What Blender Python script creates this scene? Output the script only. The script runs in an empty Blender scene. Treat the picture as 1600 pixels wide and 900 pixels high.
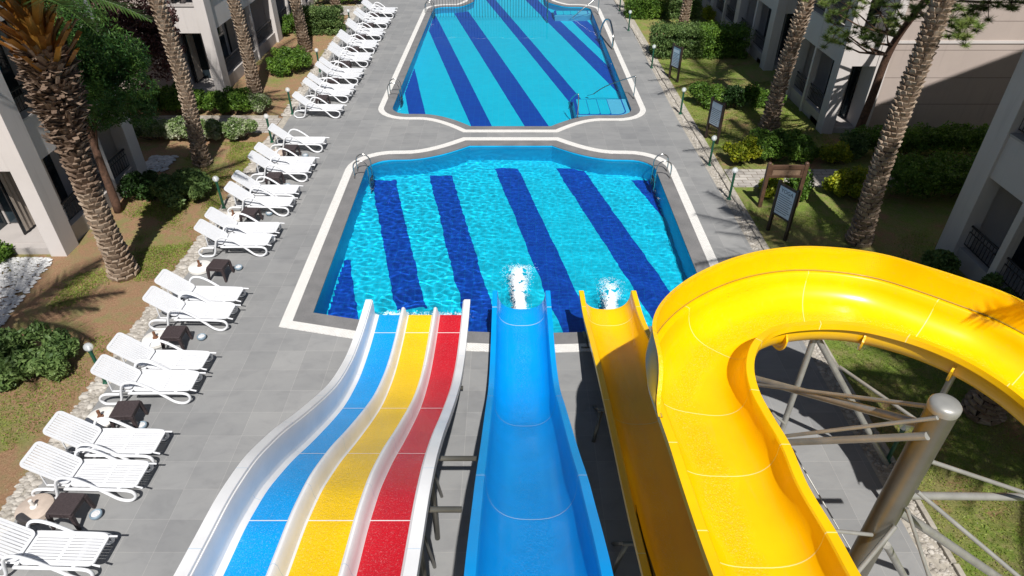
import bpy, math, random
import numpy as np
from mathutils import Vector, Matrix, noise, geometry
random.seed(7)
sc = bpy.context.scene
col = sc.collection
R = math.radians
# ------------------------------------------------------------------ camera model
F = 1030.; TH = math.atan(745/1030.); H = 9.5; CX = 798.; CY = 450.
cT, sT = math.cos(TH), math.sin(TH)
def at(px, py, z=0.):
    a = (px-CX)/F; b = -(py-CY)/F
    r = (a, b*sT+cT, b*cT-sT); t = (z-H)/r[2]
    return Vector((r[0]*t, r[1]*t, z))
cd = bpy.data.cameras.new('camera'); cam = bpy.data.objects.new('camera', cd); col.objects.link(cam)
cam.location = (0, 0, H); cam.rotation_euler = (R(90)-TH, 0, 0)
cd.sensor_width = 36; cd.lens = 36*F/1600; cd.clip_end = 500; cd.shift_x = 2/1600.
sc.camera = cam
# ------------------------------------------------------------------ light
SUN_EL = R(54); SUN_AZ = R(9)
sd = Vector((math.cos(SUN_EL)*math.sin(SUN_AZ), -math.cos(SUN_EL)*math.cos(SUN_AZ), math.sin(SUN_EL)))
w = bpy.data.worlds.new('World'); sc.world = w; w.use_nodes = True
bg = w.node_tree.nodes['Background']; sky = w.node_tree.nodes.new('ShaderNodeTexSky')
sky.sky_type = 'NISHITA'; sky.sun_disc = False; sky.sun_elevation = SUN_EL; sky.sun_rotation = R(180)-SUN_AZ
w.node_tree.links.new(sky.outputs[0], bg.inputs[0]); bg.inputs[1].default_value = .05
ld = bpy.data.lights.new('sun', 'SUN'); ld.energy = 5.0; ld.angle = R(.5); ld.color = (1, .965, .92)
lo = bpy.data.objects.new('sun', ld); col.objects.link(lo); lo.rotation_euler = sd.to_track_quat('Z', 'Y').to_euler(); lo.location = (0, 0, 30)
ld.cycles.is_caustics_light = True
sc.view_settings.view_transform = 'Standard'; sc.view_settings.look = 'None'; sc.view_settings.exposure = 0.22
cy = sc.cycles; cy.max_bounces = 8; cy.diffuse_bounces = 3; cy.glossy_bounces = 3; cy.transmission_bounces = 6; cy.transparent_max_bounces = 8
cy.caustics_refractive = True; cy.caustics_reflective = False; cy.use_denoising = True; cy.sample_clamp_indirect = 6; cy.blur_glossy = .5
# ------------------------------------------------------------------ materials
class NT:
    def __init__(s, name):
        s.m = bpy.data.materials.new(name); s.m.use_nodes = True; s.t = s.m.node_tree
        s.b = s.t.nodes['Principled BSDF']; s.out = s.t.nodes['Material Output']
        s.co = s.t.nodes.new('ShaderNodeTexCoord')
    def n(s, typ, **kw):
        nd = s.t.nodes.new('ShaderNode'+typ)
        for k, v in kw.items():
            if k in nd.inputs: nd.inputs[k].default_value = v
            else: setattr(nd, k, v)
        return nd
    def l(s, a, b): s.t.links.new(a, b)
    def noise(s, scale, detail=4, rough=.55, vec=None, dist=0):
        n = s.n('TexNoise'); n.inputs['Scale'].default_value = scale; n.inputs['Detail'].default_value = detail
        n.inputs['Roughness'].default_value = rough; n.inputs['Distortion'].default_value = dist
        s.l(vec or s.co.outputs['Object'], n.inputs['Vector']); return n.outputs['Fac']
    def ramp(s, fac, stops, interp='LINEAR'):
        r = s.n('ValToRGB'); r.color_ramp.interpolation = interp; e = r.color_ramp.elements
        while len(e) < len(stops): e.new(.5)
        for i, (p, c) in enumerate(stops):
            e[i].position = p; e[i].color = (*c, 1) if len(c) == 3 else c
        s.l(fac, r.inputs[0]); return r.outputs[0]
    def mix(s, fac, a, b, mode='MIX'):
        n = s.n('Mix', data_type='RGBA', blend_type=mode)
        for sock, v in ((n.inputs[0], fac), (n.inputs[6], a), (n.inputs[7], b)):
            if hasattr(v, 'is_output'): s.l(v, sock)
            else: sock.default_value = v if isinstance(v, (int, float)) else (*v, 1)
        return n.outputs[2]
    def math(s, op, a, b=0, c=None):
        n = s.n('Math', operation=op)
        for i, v in enumerate((a, b, c)):
            if v is None: continue
            if hasattr(v, 'is_output'): s.l(v, n.inputs[i])
            else: n.inputs[i].default_value = v
        return n.outputs[0]
    def bump(s, h, strength=.3, dist=.02):
        n = s.n('Bump'); n.inputs['Strength'].default_value = strength; n.inputs['Distance'].default_value = dist
        s.l(h, n.inputs['Height']); s.l(n.outputs[0], s.b.inputs['Normal']); return n
    def col(s, c):
        if hasattr(c, 'is_output'): s.l(c, s.b.inputs['Base Color'])
        else: s.b.inputs['Base Color'].default_value = (*c, 1)
    def set(s, **kw):
        for k, v in kw.items(): s.b.inputs[k.replace('_', ' ')].default_value = v
        return s.m
M = {}
def simple(name, c, rough=.5, metal=0, var=.12, scale=6, bump=0, **kw):
    t = NT(name); f = t.noise(scale)
    t.col(t.ramp(f, [(.3, tuple(x*(1-var) for x in c)), (.7, tuple(min(1, x*(1+var)) for x in c))]))
    t.set(Roughness=rough, Metallic=metal)
    for k, v in kw.items(): t.b.inputs[k.replace('_', ' ')].default_value = v
    if bump: t.bump(t.noise(scale*12, 3), bump, .01)
    M[name] = t.m; return t.m
simple('white_plastic', (.70, .71, .73), .35, var=.03, scale=3)
simple('brown_rattan', (.045, .032, .033), .6, var=.3, scale=30, bump=.5)
simple('lamp_green', (.012, .075, .042), .35, var=.2)
simple('dark_iron', (.012, .012, .014), .5, var=.3)
simple('pale_steel', (.34, .335, .31), .4, metal=.35, var=.15, scale=5)
simple('blue_grey_ceramic', (.20, .27, .33), .4)
simple('sand', (.6, .6, .6), .9, var=.3, scale=60)
simple('concrete_base', (.46, .38, .32), .85, var=.16, scale=5, bump=.4)
simple('white_base', (.74, .72, .68), .6, var=.08, scale=5)
simple('rust', (.16, .07, .035), .8, var=.4, scale=30)
simple('wood_brown', (.085, .045, .026), .6, var=.3, scale=8, bump=.3)
simple('wood_dark', (.03, .019, .013), .6, var=.3, scale=8, bump=.3)
simple('wood_pale', (.20, .13, .085), .6, var=.2, scale=8)
simple('board_white', (.50, .60, .68), .3, var=.05)
simple('board_ink', (.03, .06, .10), .5)
t_ = NT('grate_white'); b_ = t_.n('TexBrick', offset=.5); b_.inputs['Scale'].default_value = 1.; b_.inputs['Brick Width'].default_value = .07; b_.inputs['Row Height'].default_value = .035; b_.inputs['Mortar Size'].default_value = .004
b_.inputs['Color1'].default_value = (.80, .79, .76, 1); b_.inputs['Color2'].default_value = (.70, .69, .66, 1); b_.inputs['Mortar'].default_value = (.40, .38, .35, 1); t_.l(t_.co.outputs['Object'], b_.inputs['Vector']); t_.col(b_.outputs['Color']); t_.set(Roughness=.6); M['grate_white'] = t_.m
simple('kerb_stone', (.36, .33, .28), .85, var=.25, scale=9, bump=.5)
simple('stem', (.11, .08, .05), .9, var=.3, scale=20, bump=.6)
simple('pine_bark', (.10, .052, .032), .9, var=.45, scale=14, bump=1)
simple('bark_grey', (.16, .12, .09), .9, var=.35, scale=14, bump=1)
simple('foam', (.93, .95, .96), .8, var=.02, Alpha=.6)
simple('black_hole', (.01, .01, .012), .5)
simple('plinth_stucco', (.40, .37, .35), .85, var=.07, scale=1.5, bump=.2)
simple('beige_door', (.36, .31, .26), .6)
t = NT('stainless'); t.col(t.ramp(t.noise(4), [(.3, (.42, .41, .39)), (.7, (.55, .54, .52))])); t.set(Metallic=1., Roughness=.24); M['stainless'] = t.m
t = NT('galvanised')
v = t.n('TexVoronoi'); v.inputs['Scale'].default_value = 26; t.l(t.co.outputs['Object'], v.inputs['Vector'])
g = t.ramp(t.noise(2, 3, .5), [(.3, (.14, .133, .11)), (.7, (.21, .20, .17))])
t.col(g); t.set(Metallic=.6, Roughness=.36); t.bump(t.noise(60, 3), .15, .003); M['galvanised'] = t.m
t = NT('clear_glass'); t.col((.9, .95, .97)); t.set(Roughness=.03, Transmission_Weight=.0, Alpha=.32, IOR=1.45); M['clear_glass'] = t.m
t = NT('clear_panel'); t.col((.7, .9, .95)); t.set(Roughness=.1, Alpha=.10); M['clear_panel'] = t.m
t = NT('window_glass'); t.col(t.ramp(t.noise(.7), [(.4, (.008, .012, .016)), (.6, (.03, .045, .055))])); t.set(Roughness=.06, IOR=1.5); M['window_glass'] = t.m
def stucco(name, c, joints=False):
    t = NT(name)
    f = t.noise(.6, 6, .6); f2 = t.noise(40, 4)
    cc = t.ramp(f, [(.3, tuple(x*.9 for x in c)), (.7, c)])
    # rain streaks: noise stretched along Z
    mp = t.n('Mapping'); mp.inputs['Scale'].default_value = (5, 5, .35); t.l(t.co.outputs['Object'], mp.inputs[0])
    st = t.noise(1.2, 5, .6, mp.outputs[0]); cc = t.mix(t.ramp(st, [(.55, (0, 0, 0)), (.8, (.45, .45, .45))]), cc, tuple(x*.62 for x in c))
    if joints:
        sp = t.n('SeparateXYZ'); t.l(t.co.outputs['Object'], sp.inputs[0])
        fr = t.math('FRACT', t.math('MULTIPLY', sp.outputs['Z'], 1/.95)); ln = t.math('LESS_THAN', fr, .018)
        cc = t.mix(ln, cc, (.10, .08, .07))
    t.col(cc); t.set(Roughness=.9); t.bump(f2, .25, .006); M[name] = t.m
stucco('stucco', (.60, .56, .535)); stucco('stucco_pink', (.44, .37, .33), True); stucco('stucco_dark', (.33, .28, .26))
# deck tiles
t = NT('deck_tiles'); mp = t.n('Mapping'); mp.inputs['Location'].default_value = (.25, 0, 0); t.l(t.co.outputs['Object'], mp.inputs[0])
br = t.n('TexBrick', offset=0., squash=1.); br.inputs['Scale'].default_value = 1.; br.inputs['Brick Width'].default_value = .6; br.inputs['Row Height'].default_value = .6
br.inputs['Mortar Size'].default_value = .003; br.inputs['Mortar Smooth'].default_value = .1; br.inputs['Bias'].default_value = 0
br.inputs['Color1'].default_value = (.225, .228, .230, 1); br.inputs['Color2'].default_value = (.268, .270, .270, 1); br.inputs['Mortar'].default_value = (.35, .345, .335, 1)
t.l(mp.outputs[0], br.inputs['Vector'])
mp2 = t.n('Mapping'); mp2.inputs['Scale'].default_value = (.9, 1.5, 1); t.l(t.co.outputs['Object'], mp2.inputs[0])
cl = t.noise(2.2, 7, .62, mp2.outputs[0], .6); fn = t.noise(38, 3)
a = t.mix(1., br.outputs['Color'], t.ramp(cl, [(.28, (.86, .86, .87)), (.5, (1, 1, 1)), (.75, (1.07, 1.07, 1.06))]), 'MULTIPLY')
big = t.noise(.35, 3); a = t.mix(1., a, t.ramp(big, [(.35, (.9, .9, .9)), (.65, (1.06, 1.05, 1.03))]), 'MULTIPLY')
t.col(a); t.set(Roughness=.62); t.bump(t.math('ADD', t.math('MULTIPLY', br.outputs['Fac'], -1.), t.math('MULTIPLY', fn, .15)), .25, .003); M['deck_tiles'] = t.m
t = NT('coping_stone'); f = t.noise(55, 5, .8); g2 = t.noise(2, 4)
t.col(t.mix(.4, t.ramp(f, [(.35, (.10, .10, .105)), (.65, (.24, .235, .23))]), t.ramp(g2, [(.3, (.12, .12, .12)), (.7, (.25, .24, .235))]))); t.set(Roughness=.6); t.bump(f, .3, .003); M['coping_stone'] = t.m
t = NT('path_stone'); br = t.n('TexBrick', offset=.5); br.inputs['Scale'].default_value = 1.; br.inputs['Brick Width'].default_value = .42; br.inputs['Row Height'].default_value = .2; br.inputs['Mortar Size'].default_value = .012
br.inputs['Color1'].default_value = (.36, .33, .30, 1); br.inputs['Color2'].default_value = (.46, .43, .39, 1); br.inputs['Mortar'].default_value = (.16, .13, .10, 1)
t.l(t.co.outputs['Object'], br.inputs['Vector']); t.col(t.mix(1., br.outputs['Color'], t.ramp(t.noise(3, 6), [(.3, (.7, .7, .7)), (.7, (1.1, 1.1, 1.1))]), 'MULTIPLY')); t.set(Roughness=.85); M['path_stone'] = t.m
# ground: mix of dry soil and grass by world position
t = NT('lawn_ground')
big = t.noise(.42, 6, .65, dist=.4); mid = t.noise(3.2, 6, .7); fine = t.noise(28, 5, .75); vf = t.noise(110, 3, .7)
soil = t.ramp(fine, [(.25, (.17, .088, .045)), (.5, (.34, .195, .105)), (.75, (.46, .30, .18))])
grass = t.ramp(fine, [(.25, (.06, .10, .012)), (.5, (.17, .25, .03)), (.75, (.31, .37, .07))])
dry = t.ramp(vf, [(.3, (.17, .14, .05)), (.7, (.38, .31, .15))])
spx = t.n('SeparateXYZ'); t.l(t.co.outputs['Object'], spx.inputs[0]); side_ = t.math('MULTIPLY', t.math('GREATER_THAN', spx.outputs['X'], 0.), .11); side_ = t.math('SUBTRACT', side_, .035)
gm = t.ramp(t.math('ADD', side_, t.math('ADD', t.math('MULTIPLY', big, .65), t.math('MULTIPLY', mid, .35))), [(.47, (0, 0, 0)), (.58, (1, 1, 1))])
c1 = t.mix(gm, soil, grass)
c2 = t.mix(t.ramp(mid, [(.45, (0, 0, 0)), (.62, (.75, .75, .75))]), c1, dry)
vor = t.n('TexVoronoi'); vor.inputs['Scale'].default_value = 9; t.l(t.co.outputs['Object'], vor.inputs['Vector'])
lit = t.math('LESS_THAN', vor.outputs['Distance'], .10)
c2 = t.mix(t.math('MULTIPLY', lit, t.ramp(t.noise(1.5), [(.5, (0, 0, 0)), (.6, (1, 1, 1))])), c2, (.42, .36, .26))
t.col(c2); t.set(Roughness=.95); t.bump(t.math('ADD', fine, vf), .9, .03); M['lawn_ground'] = t.m
def leafmat(name, c1, c2, c3, rough=.55, sc_=1.6):
    t = NT(name)
    oi = t.n('NewGeometry'); f = t.noise(sc_, 4, .6)
    ra = t.ramp(oi.outputs['Random Per Island'], [(0., c1), (.5, c2), (1., c3)])
    t.col(t.mix(.55, ra, t.ramp(f, [(.35, c1), (.5, c2), (.68, c3)])))
    t.set(Roughness=rough, Specular_IOR_Level=.35)
    tr = t.n('BsdfTranslucent'); t.l(t.b.inputs['Base Color'].links[0].from_socket, tr.inputs[0])
    mx = t.n('MixShader'); mx.inputs[0].default_value = .3; t.l(t.b.outputs[0], mx.inputs[1]); t.l(tr.outputs[0], mx.inputs[2]); t.l(mx.outputs[0], t.out.inputs[0])
    M[name] = t.m
leafmat('leaf_green', (.035, .09, .012), (.10, .20, .025), (.24, .38, .05))
leafmat('leaf_mid', (.05, .10, .03), (.12, .20, .055), (.25, .34, .11))
leafmat('leaf_dark', (.012, .035, .01), (.03, .075, .015), (.07, .14, .03))
leafmat('leaf_yellow', (.08, .15, .015), (.28, .34, .02), (.68, .62, .03))
leafmat('leaf_pale', (.06, .13, .025), (.20, .30, .08), (.75, .72, .60))
leafmat('leaf_purple', (.03, .012, .014), (.085, .035, .035), (.20, .10, .08))
leafmat('leaf_pine', (.018, .055, .015), (.045, .13, .025), (.16, .26, .045))
leafmat('leaf_needle', (.05, .11, .02), (.14, .21, .04), (.30, .36, .09))
leafmat('frond', (.02, .05, .012), (.05, .10, .02), (.10, .16, .04))
leafmat('frond_dry', (.10, .055, .012), (.38, .15, .02), (.60, .36, .07))
leafmat('grass_blades', (.10, .16, .02), (.22, .31, .04), (.44, .44, .12))
def bark(name, a, b, c_):
    t = NT(name); g = t.n('NewGeometry'); f = t.noise(9, 5, .7); f2 = t.noise(60, 4, .7)
    cc = t.mix(.5, t.ramp(g.outputs['Random Per Island'], [(0, a), (.5, b), (1, c_)]), t.ramp(f, [(.3, a), (.5, b), (.7, c_)]))
    t.col(cc); t.set(Roughness=.9); t.bump(f2, .7, .012); M[name] = t.m
bark('palm_scale', (.14, .09, .06), (.27, .20, .14), (.50, .41, .32))
bark('palm_core', (.02, .013, .01), (.04, .027, .02), (.07, .05, .035))
bark('palm_fibre', (.07, .042, .028), (.16, .105, .07), (.32, .235, .17))
bark('pebble', (.20, .18, .15), (.36, .33, .29), (.58, .55, .50))
bark('white_gravel', (.38, .38, .38), (.58, .58, .57), (.78, .77, .74))
# fibreglass slide paints: gloss gelcoat, wet film in the middle of the run (UV.x across, UV.y along in metres)
def gel(name, c, wet=True, c2=None, rough=.30, specks=1., band=(.5, .22)):
    t = NT(name); f = t.noise(1.3, 5, .6)
    c2 = c2 or tuple(x*.88 for x in c)
    base = t.ramp(f, [(.35, c2), (.65, c)])
    t.set(Roughness=rough, Coat_Weight=.12, Coat_Roughness=.12)
    if wet:
        uv = t.n('UVMap'); sp = t.n('SeparateXYZ'); t.l(uv.outputs[0], sp.inputs[0])
        wob = t.math('MULTIPLY', t.math('SUBTRACT', t.noise(.9, 3), .5), .35)
        d = t.math('ABSOLUTE', t.math('SUBTRACT', t.math('ADD', sp.outputs['X'], wob), band[0]))
        mask = t.ramp(d, [(band[1]*.45, (1, 1, 1)), (band[1], (0, 0, 0))])
        n1 = t.noise(30, 5, .75, dist=.6); n2 = t.noise(9, 4, .6)
        hh = t.math('MULTIPLY', t.math('ADD', n1, t.math('MULTIPLY', n2, .5)), mask)
        t.bump(hh, .6*specks, .022)
        sp2 = t.math('MULTIPLY', t.ramp(t.noise(48, 3, .8), [(.56, (0, 0, 0)), (.66, (1, 1, 1))]), mask)
        base = t.mix(t.math('MULTIPLY', sp2, .38), base, tuple(min(1, x*.7+.28) for x in c))
    sc_n = t.n('Mapping'); sc_n.inputs['Scale'].default_value = (9, .8, 9); t.l(t.co.outputs['Object'], sc_n.inputs[0]); st_ = t.noise(1.6, 6, .7, sc_n.outputs[0])
    base = t.mix(t.ramp(st_, [(.55, (0, 0, 0)), (.75, (.22, .22, .22))]), base, tuple(x*.55+.08 for x in c))
    t.col(base); M[name] = t.m
gel('gel_blue', (.0, .33, .82), band=(.5, .2)); gel('gel_yellow', (.92, .545, .0), c2=(.88, .49, .0), band=(.44, .17)); gel('gel_white', (.80, .80, .80), False)
gel('gel_yellow_shade', (.36, .24, .02), False, rough=.5)  # darkened slide yellow: shade of the outer faces put into the colour
gel('lane_blue', (.0, .34, .82), band=(.5, 1.2), rough=.22); gel('lane_yellow', (.86, .55, .0), band=(.5, 1.2), rough=.22); gel('lane_red', (.55, .008, .018), band=(.5, 1.2), rough=.22)
gel('sleeve_shade', (.16, .11, .012), False, rough=.5)  # dark olive holds the shade inside the yellow channel as colour
gel('seam_light', (.92, .74, .25), False, rough=.4); gel('seam_white', (.50, .62, .74), False, rough=.4)
# pool tiles
def pooltile(name, a, b, grout):
    t = NT(name); br = t.n('TexBrick', offset=0.); br.inputs['Scale'].default_value = 1.; br.inputs['Brick Width'].default_value = .25; br.inputs['Row Height'].default_value = .125; br.inputs['Mortar Size'].default_value = .006
    br.inputs['Color1'].default_value = (*a, 1); br.inputs['Color2'].default_value = (*b, 1); br.inputs['Mortar'].default_value = (*grout, 1)
    t.l(t.co.outputs['Object'], br.inputs['Vector']); t.col(t.mix(1., br.outputs['Color'], t.ramp(t.noise(1.1, 4), [(.3, (.93, .95, .96)), (.7, (1, 1, 1))]), 'MULTIPLY')); t.set(Roughness=.5); M[name] = t.m
pooltile('tile_cyan', (.0, .66, .93), (.0, .70, .97), (.03, .70, .92))
pooltile('tile_navy', (.0, .055, .44), (.0, .07, .50), (.0, .12, .50))
simple('tile_pale', (.12, .62, .92), .5, var=.05)
t = NT('wall_tile'); t.col(t.ramp(t.noise(2), [(.3, (.0, .38, .70)), (.7, (.0, .45, .78))])); t.set(Roughness=.5); M['tile_wall'] = t.m
t = NT('pool_water'); gl = t.n('BsdfGlass'); gl.inputs['IOR'].default_value = 1.33; gl.inputs['Roughness'].default_value = 0; gl.inputs['Color'].default_value = (.97, 1, 1, 1)
t.l(gl.outputs[0], t.out.inputs[0]); t.t.nodes.remove(t.b); M['water'] = t.m
# ------------------------------------------------------------------ mesh helpers
def link(o, parent=None):
    col.objects.link(o)
    if parent is not None: o.parent = parent
    return o
class MB:
    def __init__(s): s.v = []; s.f = []; s.mi = []; s.uv = None
    def add(s, vs, fs, mi=0):
        b = len(s.v); s.v += [tuple(x) for x in vs]; s.f += [tuple(b+i for i in f) for f in fs]; s.mi += [mi]*len(fs); return s
    def box(s, x0, x1, y0, y1, z0, z1, mi=0):
        if x0 > x1: x0, x1 = x1, x0
        v = [(x0, y0, z0), (x1, y0, z0), (x1, y1, z0), (x0, y1, z0), (x0, y0, z1), (x1, y0, z1), (x1, y1, z1), (x0, y1, z1)]
        return s.add(v, [(3, 2, 1, 0), (4, 5, 6, 7), (0, 1, 5, 4), (1, 2, 6, 5), (2, 3, 7, 6), (3, 0, 4, 7)], mi)
    def tube(s, pts, r, n=8, closed=False, mi=0, ry=None):
        pts = [Vector(p) for p in pts]; N = len(pts); rs = r if isinstance(r, (list, tuple)) else [r]*N
        V = []; prev = None
        for i, p in enumerate(pts):
            a = pts[(i-1) % N] if (i > 0 or closed) else p; b = pts[(i+1) % N] if (i < N-1 or closed) else p
            d = (b-a).normalized()
            if prev is None:
                u = d.orthogonal().normalized() if abs(d.z) > .9 else d.cross(Vector((0, 0, 1))).normalized()
            else: u = (prev - d*prev.dot(d)).normalized()
            prev = u; v2 = d.cross(u)
            for k in range(n):
                A = 2*math.pi*k/n; V.append(p + u*math.cos(A)*rs[i] + v2*math.sin(A)*(ry if ry else rs[i]))
        Fa = []
        for i in range(N if closed else N-1):
            j = (i+1) % N
            for k in range(n): Fa.append((i*n+k, i*n+(k+1) % n, j*n+(k+1) % n, j*n+k))
        if not closed: Fa += [tuple(reversed(range(n))), tuple((N-1)*n+k for k in range(n))]
        return s.add(V, Fa, mi)
    def lathe(s, prof, n=20, c=(0, 0, 0), mi=0):
        V = []; Fa = []
        for r_, z in prof:
            for k in range(n): A = 2*math.pi*k/n; V.append((c[0]+r_*math.cos(A), c[1]+r_*math.sin(A), c[2]+z))
        for i in range(len(prof)-1):
            for k in range(n): Fa.append((i*n+k, i*n+(k+1) % n, (i+1)*n+(k+1) % n, (i+1)*n+k))
        Fa.append(tuple(reversed(range(n)))); Fa.append(tuple((len(prof)-1)*n+k for k in range(n)))
        return s.add(V, Fa, mi)
    def build(s, name, mats, parent=None, smooth=False, bevel=0, auto=None):
        me = bpy.data.meshes.new(name); me.from_pydata(s.v, [], s.f)
        for m in (mats if isinstance(mats, (list, tuple)) else [mats]): me.materials.append(M[m] if isinstance(m, str) else m)
        me.polygons.foreach_set('material_index', s.mi)
        if smooth: me.polygons.foreach_set('use_smooth', [True]*len(s.f))
        if s.uv:
            ul = me.uv_layers.new(name='UVMap')
            ul.data.foreach_set('uv', [c for l in me.loops for c in s.uv[l.vertex_index]])
        if auto: me.set_sharp_from_angle(angle=R(auto))
        me.update(); o = bpy.data.objects.new(name, me); link(o, parent)
        if bevel:
            bv = o.modifiers.new('bevel', 'BEVEL'); bv.width = bevel; bv.segments = 2; bv.limit_method = 'ANGLE'
        return o
def tag(o, label=None, cat=None, group=None, kind=None):
    if label: o['label'] = label
    if cat: o['category'] = cat
    if group: o['group'] = group
    if kind: o['kind'] = kind
    return o
def empty(name, loc, label=None, cat=None, group=None, rz=0):
    o = bpy.data.objects.new(name, None); o.location = loc; o.rotation_euler = (0, 0, rz); o.empty_display_size = .3; link(o); return tag(o, label, cat, group)
def copy_tree(o, parent=None):
    c = o.copy(); link(c)
    if parent is not None: c.parent = parent
    for ch in list(o.children): copy_tree(ch, c)
    return c
def catmull(P, n=8, closed=False):
    P = [Vector(p) for p in P]; N = len(P); out = []
    for i in range(N if closed else N-1):
        g_ = lambda k: P[k % N] if closed else P[max(0, min(N-1, k))]
        a, b, c, d = g_(i-1), g_(i), g_(i+1), g_(i+2)
        for k in range(n):
            t_ = k/n; out.append(.5*((2*b)+(c-a)*t_+(2*a-5*b+4*c-d)*t_**2+(3*b-a-3*c+d)*t_**3))
    if not closed: out.append(P[-1])
    return out
# ------------------------------------------------------------------ pool outlines
def arc(cx_, cy_, r, a0, a1, n=8): return [(cx_+r*math.cos(R(a0+(a1-a0)*k/n)), cy_+r*math.sin(R(a0+(a1-a0)*k/n))) for k in range(n+1)]
def scurve(x0, y0, x1, y1, n=10):   # S that leaves the outer side flat and meets the neck with a kink
    if abs(x0) > abs(x1): f = lambda q: q**1.9*(1.12-.12*q)
    else: f = lambda q: 1-(1-q)**1.9*(1.12-.12*(1-q))
    return [(x0+(x1-x0)*k/n, y0+(y1-y0)*f(k/n)) for k in range(n+1)]
near = [(-4.62, 12.15), (-2.8, 11.72), (-1.2, 11.48), (.3, 11.38), (1.8, 11.45), (3.2, 11.65), (4.72, 12.0)]
near += arc(3.95, 19.75, .8, 0, 90, 7)[0:] + scurve(3.6, 20.56, 1.45, 21.7, 10) + scurve(-1.45, 21.7, -3.6, 20.56, 10)[0:] + arc(-3.95, 19.75, .8, 90, 180, 7)
far = arc(-3.95, 25.35, .72, 180, 270, 7) + scurve(-3.5, 24.63, -1.5, 23.4, 10) + scurve(1.5, 23.4, 3.4, 24.5, 10) + arc(4.05, 25.2, .7, 270, 360, 7)
far += arc(4.0, 41.2, .75, 0, 90, 6) + scurve(3.6, 41.97, 2.2, 43.3, 8) + [(2.1, 52), (-2.3, 52)] + scurve(-2.3, 43.3, -3.2, 42.0, 8) + arc(-3.85, 41.2, .75, 90, 180, 6)
def clean(P):
    out = []
    for p in P:
        if not out or (Vector(p)-Vector(out[-1])).length > .03: out.append(tuple(p))
    return out
near = clean(near); far = clean(far)
def area(P): return .5*sum(P[i][0]*P[(i+1) % len(P)][1]-P[(i+1) % len(P)][0]*P[i][1] for i in range(len(P)))
def offset(P, d):
    N = len(P); out = []; s = 1 if area(P) > 0 else -1
    for i in range(N):
        a = Vector(P[i-1]); b = Vector(P[i]); c = Vector(P[(i+1) % N])
        d1 = (b-a).normalized(); d2 = (c-b).normalized(); n1 = Vector((d1.y, -d1.x))*s; n2 = Vector((d2.y, -d2.x))*s
        m = (n1+n2); L = max(.35, m.length_squared/2); out.append(tuple(b + m*(d/ (L if L > .35 else .7))))
    return out
def ring_mesh(mb, A, B, z0, z1, depth=.1, mi=0):
    N = len(A); V = [(x, y, z1) for x, y in A]+[(x, y, z1) for x, y in B]+[(x, y, z0) for x, y in A]+[(x, y, z0) for x, y in B]
    Fa = []
    for i in range(N):
        j = (i+1) % N; Fa += [(i, j, N+j, N+i), (2*N+i, 2*N+j, j, i), (N+i, N+j, 3*N+j, 3*N+i)]
    mb.add(V, Fa, mi)
WZ = -.07
def inside(P, x, y):
    c = False; n = len(P); j = n-1
    for i in range(n):
        if (P[i][1] > y) != (P[j][1] > y) and x < (P[j][0]-P[i][0])*(y-P[i][1])/(P[j][1]-P[i][1])+P[i][0]: c = not c
        j = i
    return c
near1 = offset(near, .40); near2 = offset(near, .66); far1 = offset(far, .34); far2 = offset(far, .56)
for nm, P0, P1, P2 in (('near', near, near1, near2), ('far', far, far1, far2)):
    mb = MB(); ring_mesh(mb, P0, P1, -.03, .004); o = mb.build('pool_coping', 'coping_stone'); tag(o, kind='structure')
    mb = MB(); ring_mesh(mb, P1, P2, -.1, .010); o = mb.build('overflow_channel', 'grate_white'); tag(o, kind='structure')
# grate slots across the overflow channel
def deck_mesh(outer, holes, z, name, mat, parent=None):
    loops = [[Vector((x, y, 0)) for x, y in P] for P in [outer]+holes]
    tris = geometry.tessellate_polygon(loops); V = [(p.x, p.y, z) for L in loops for p in L]
    fs = []
    for a_, b_, c_ in tris:
        A, B, C = (Vector(V[i]) for i in (a_, b_, c_)); 
        if (B-A).cross(C-A).z < 0: fs.append((a_, c_, b_))
        else: fs.append((a_, b_, c_))
    mb = MB(); mb.add(V, fs); return mb.build(name, mat, parent)
deck_out = [(-8.2, -6), (6.46, -6), (6.46, 17), (6.35, 24), (6.5, 37), (6.5, 60), (-9.1, 60), (-8.86, 40), (-8.47, 24.5), (-8.2, 16.5)]
o = deck_mesh(deck_out, [near2, far2], 0.0, 'pool_deck', 'deck_tiles'); tag(o, kind='structure')
o = deck_mesh([(-250, -100), (250, -100), (250, 300), (-250, 300)], [[(-8.4, -6), (-8.4, 60), (6.7, 60), (6.7, -6)]], -.03, 'lawn', 'lawn_ground'); tag(o, kind='structure')
mb = MB(); mb.add([(-8.56, -6, -.012), (-8.1, -6, -.012), (-8.1, 17, -.012), (-8.56, 17, -.012), (-8.1, 60, -.012), (-9.6, 60, -.012)], [(0, 1, 2, 3), (3, 2, 4, 5)]); tag(mb.build('soil_strip', 'kerb_stone'), kind='structure')
mb = MB(); mb.add([(6.3, -6, -.012), (6.95, -6, -.012), (6.95, 60, -.012), (6.3, 60, -.012)], [(0, 1, 2, 3)]); tag(mb.build('soil_strip', 'kerb_stone'), kind='structure')
# deck strip between the two necks is part of the deck sheet.  Paths
def sheet(name, x0, x1, y0, y1, z, mat): 
    mb = MB(); mb.box(x0, x1, y0, y1, z-.1, z); return tag(mb.build(name, mat), kind='structure')
sheet('garden_path', -22, -8.75, 22.85, 24.25, -.008, 'path_stone')
sheet('path_kerb', -22, -8.9, 24.25, 24.35, .05, 'kerb_stone')
sheet('garden_path', 6.98, 16, 18.55, 19.8, -.008, 'path_stone')
sheet('garden_path', -22, -8.9, 40.0, 42.2, -.008, 'path_stone')
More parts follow.
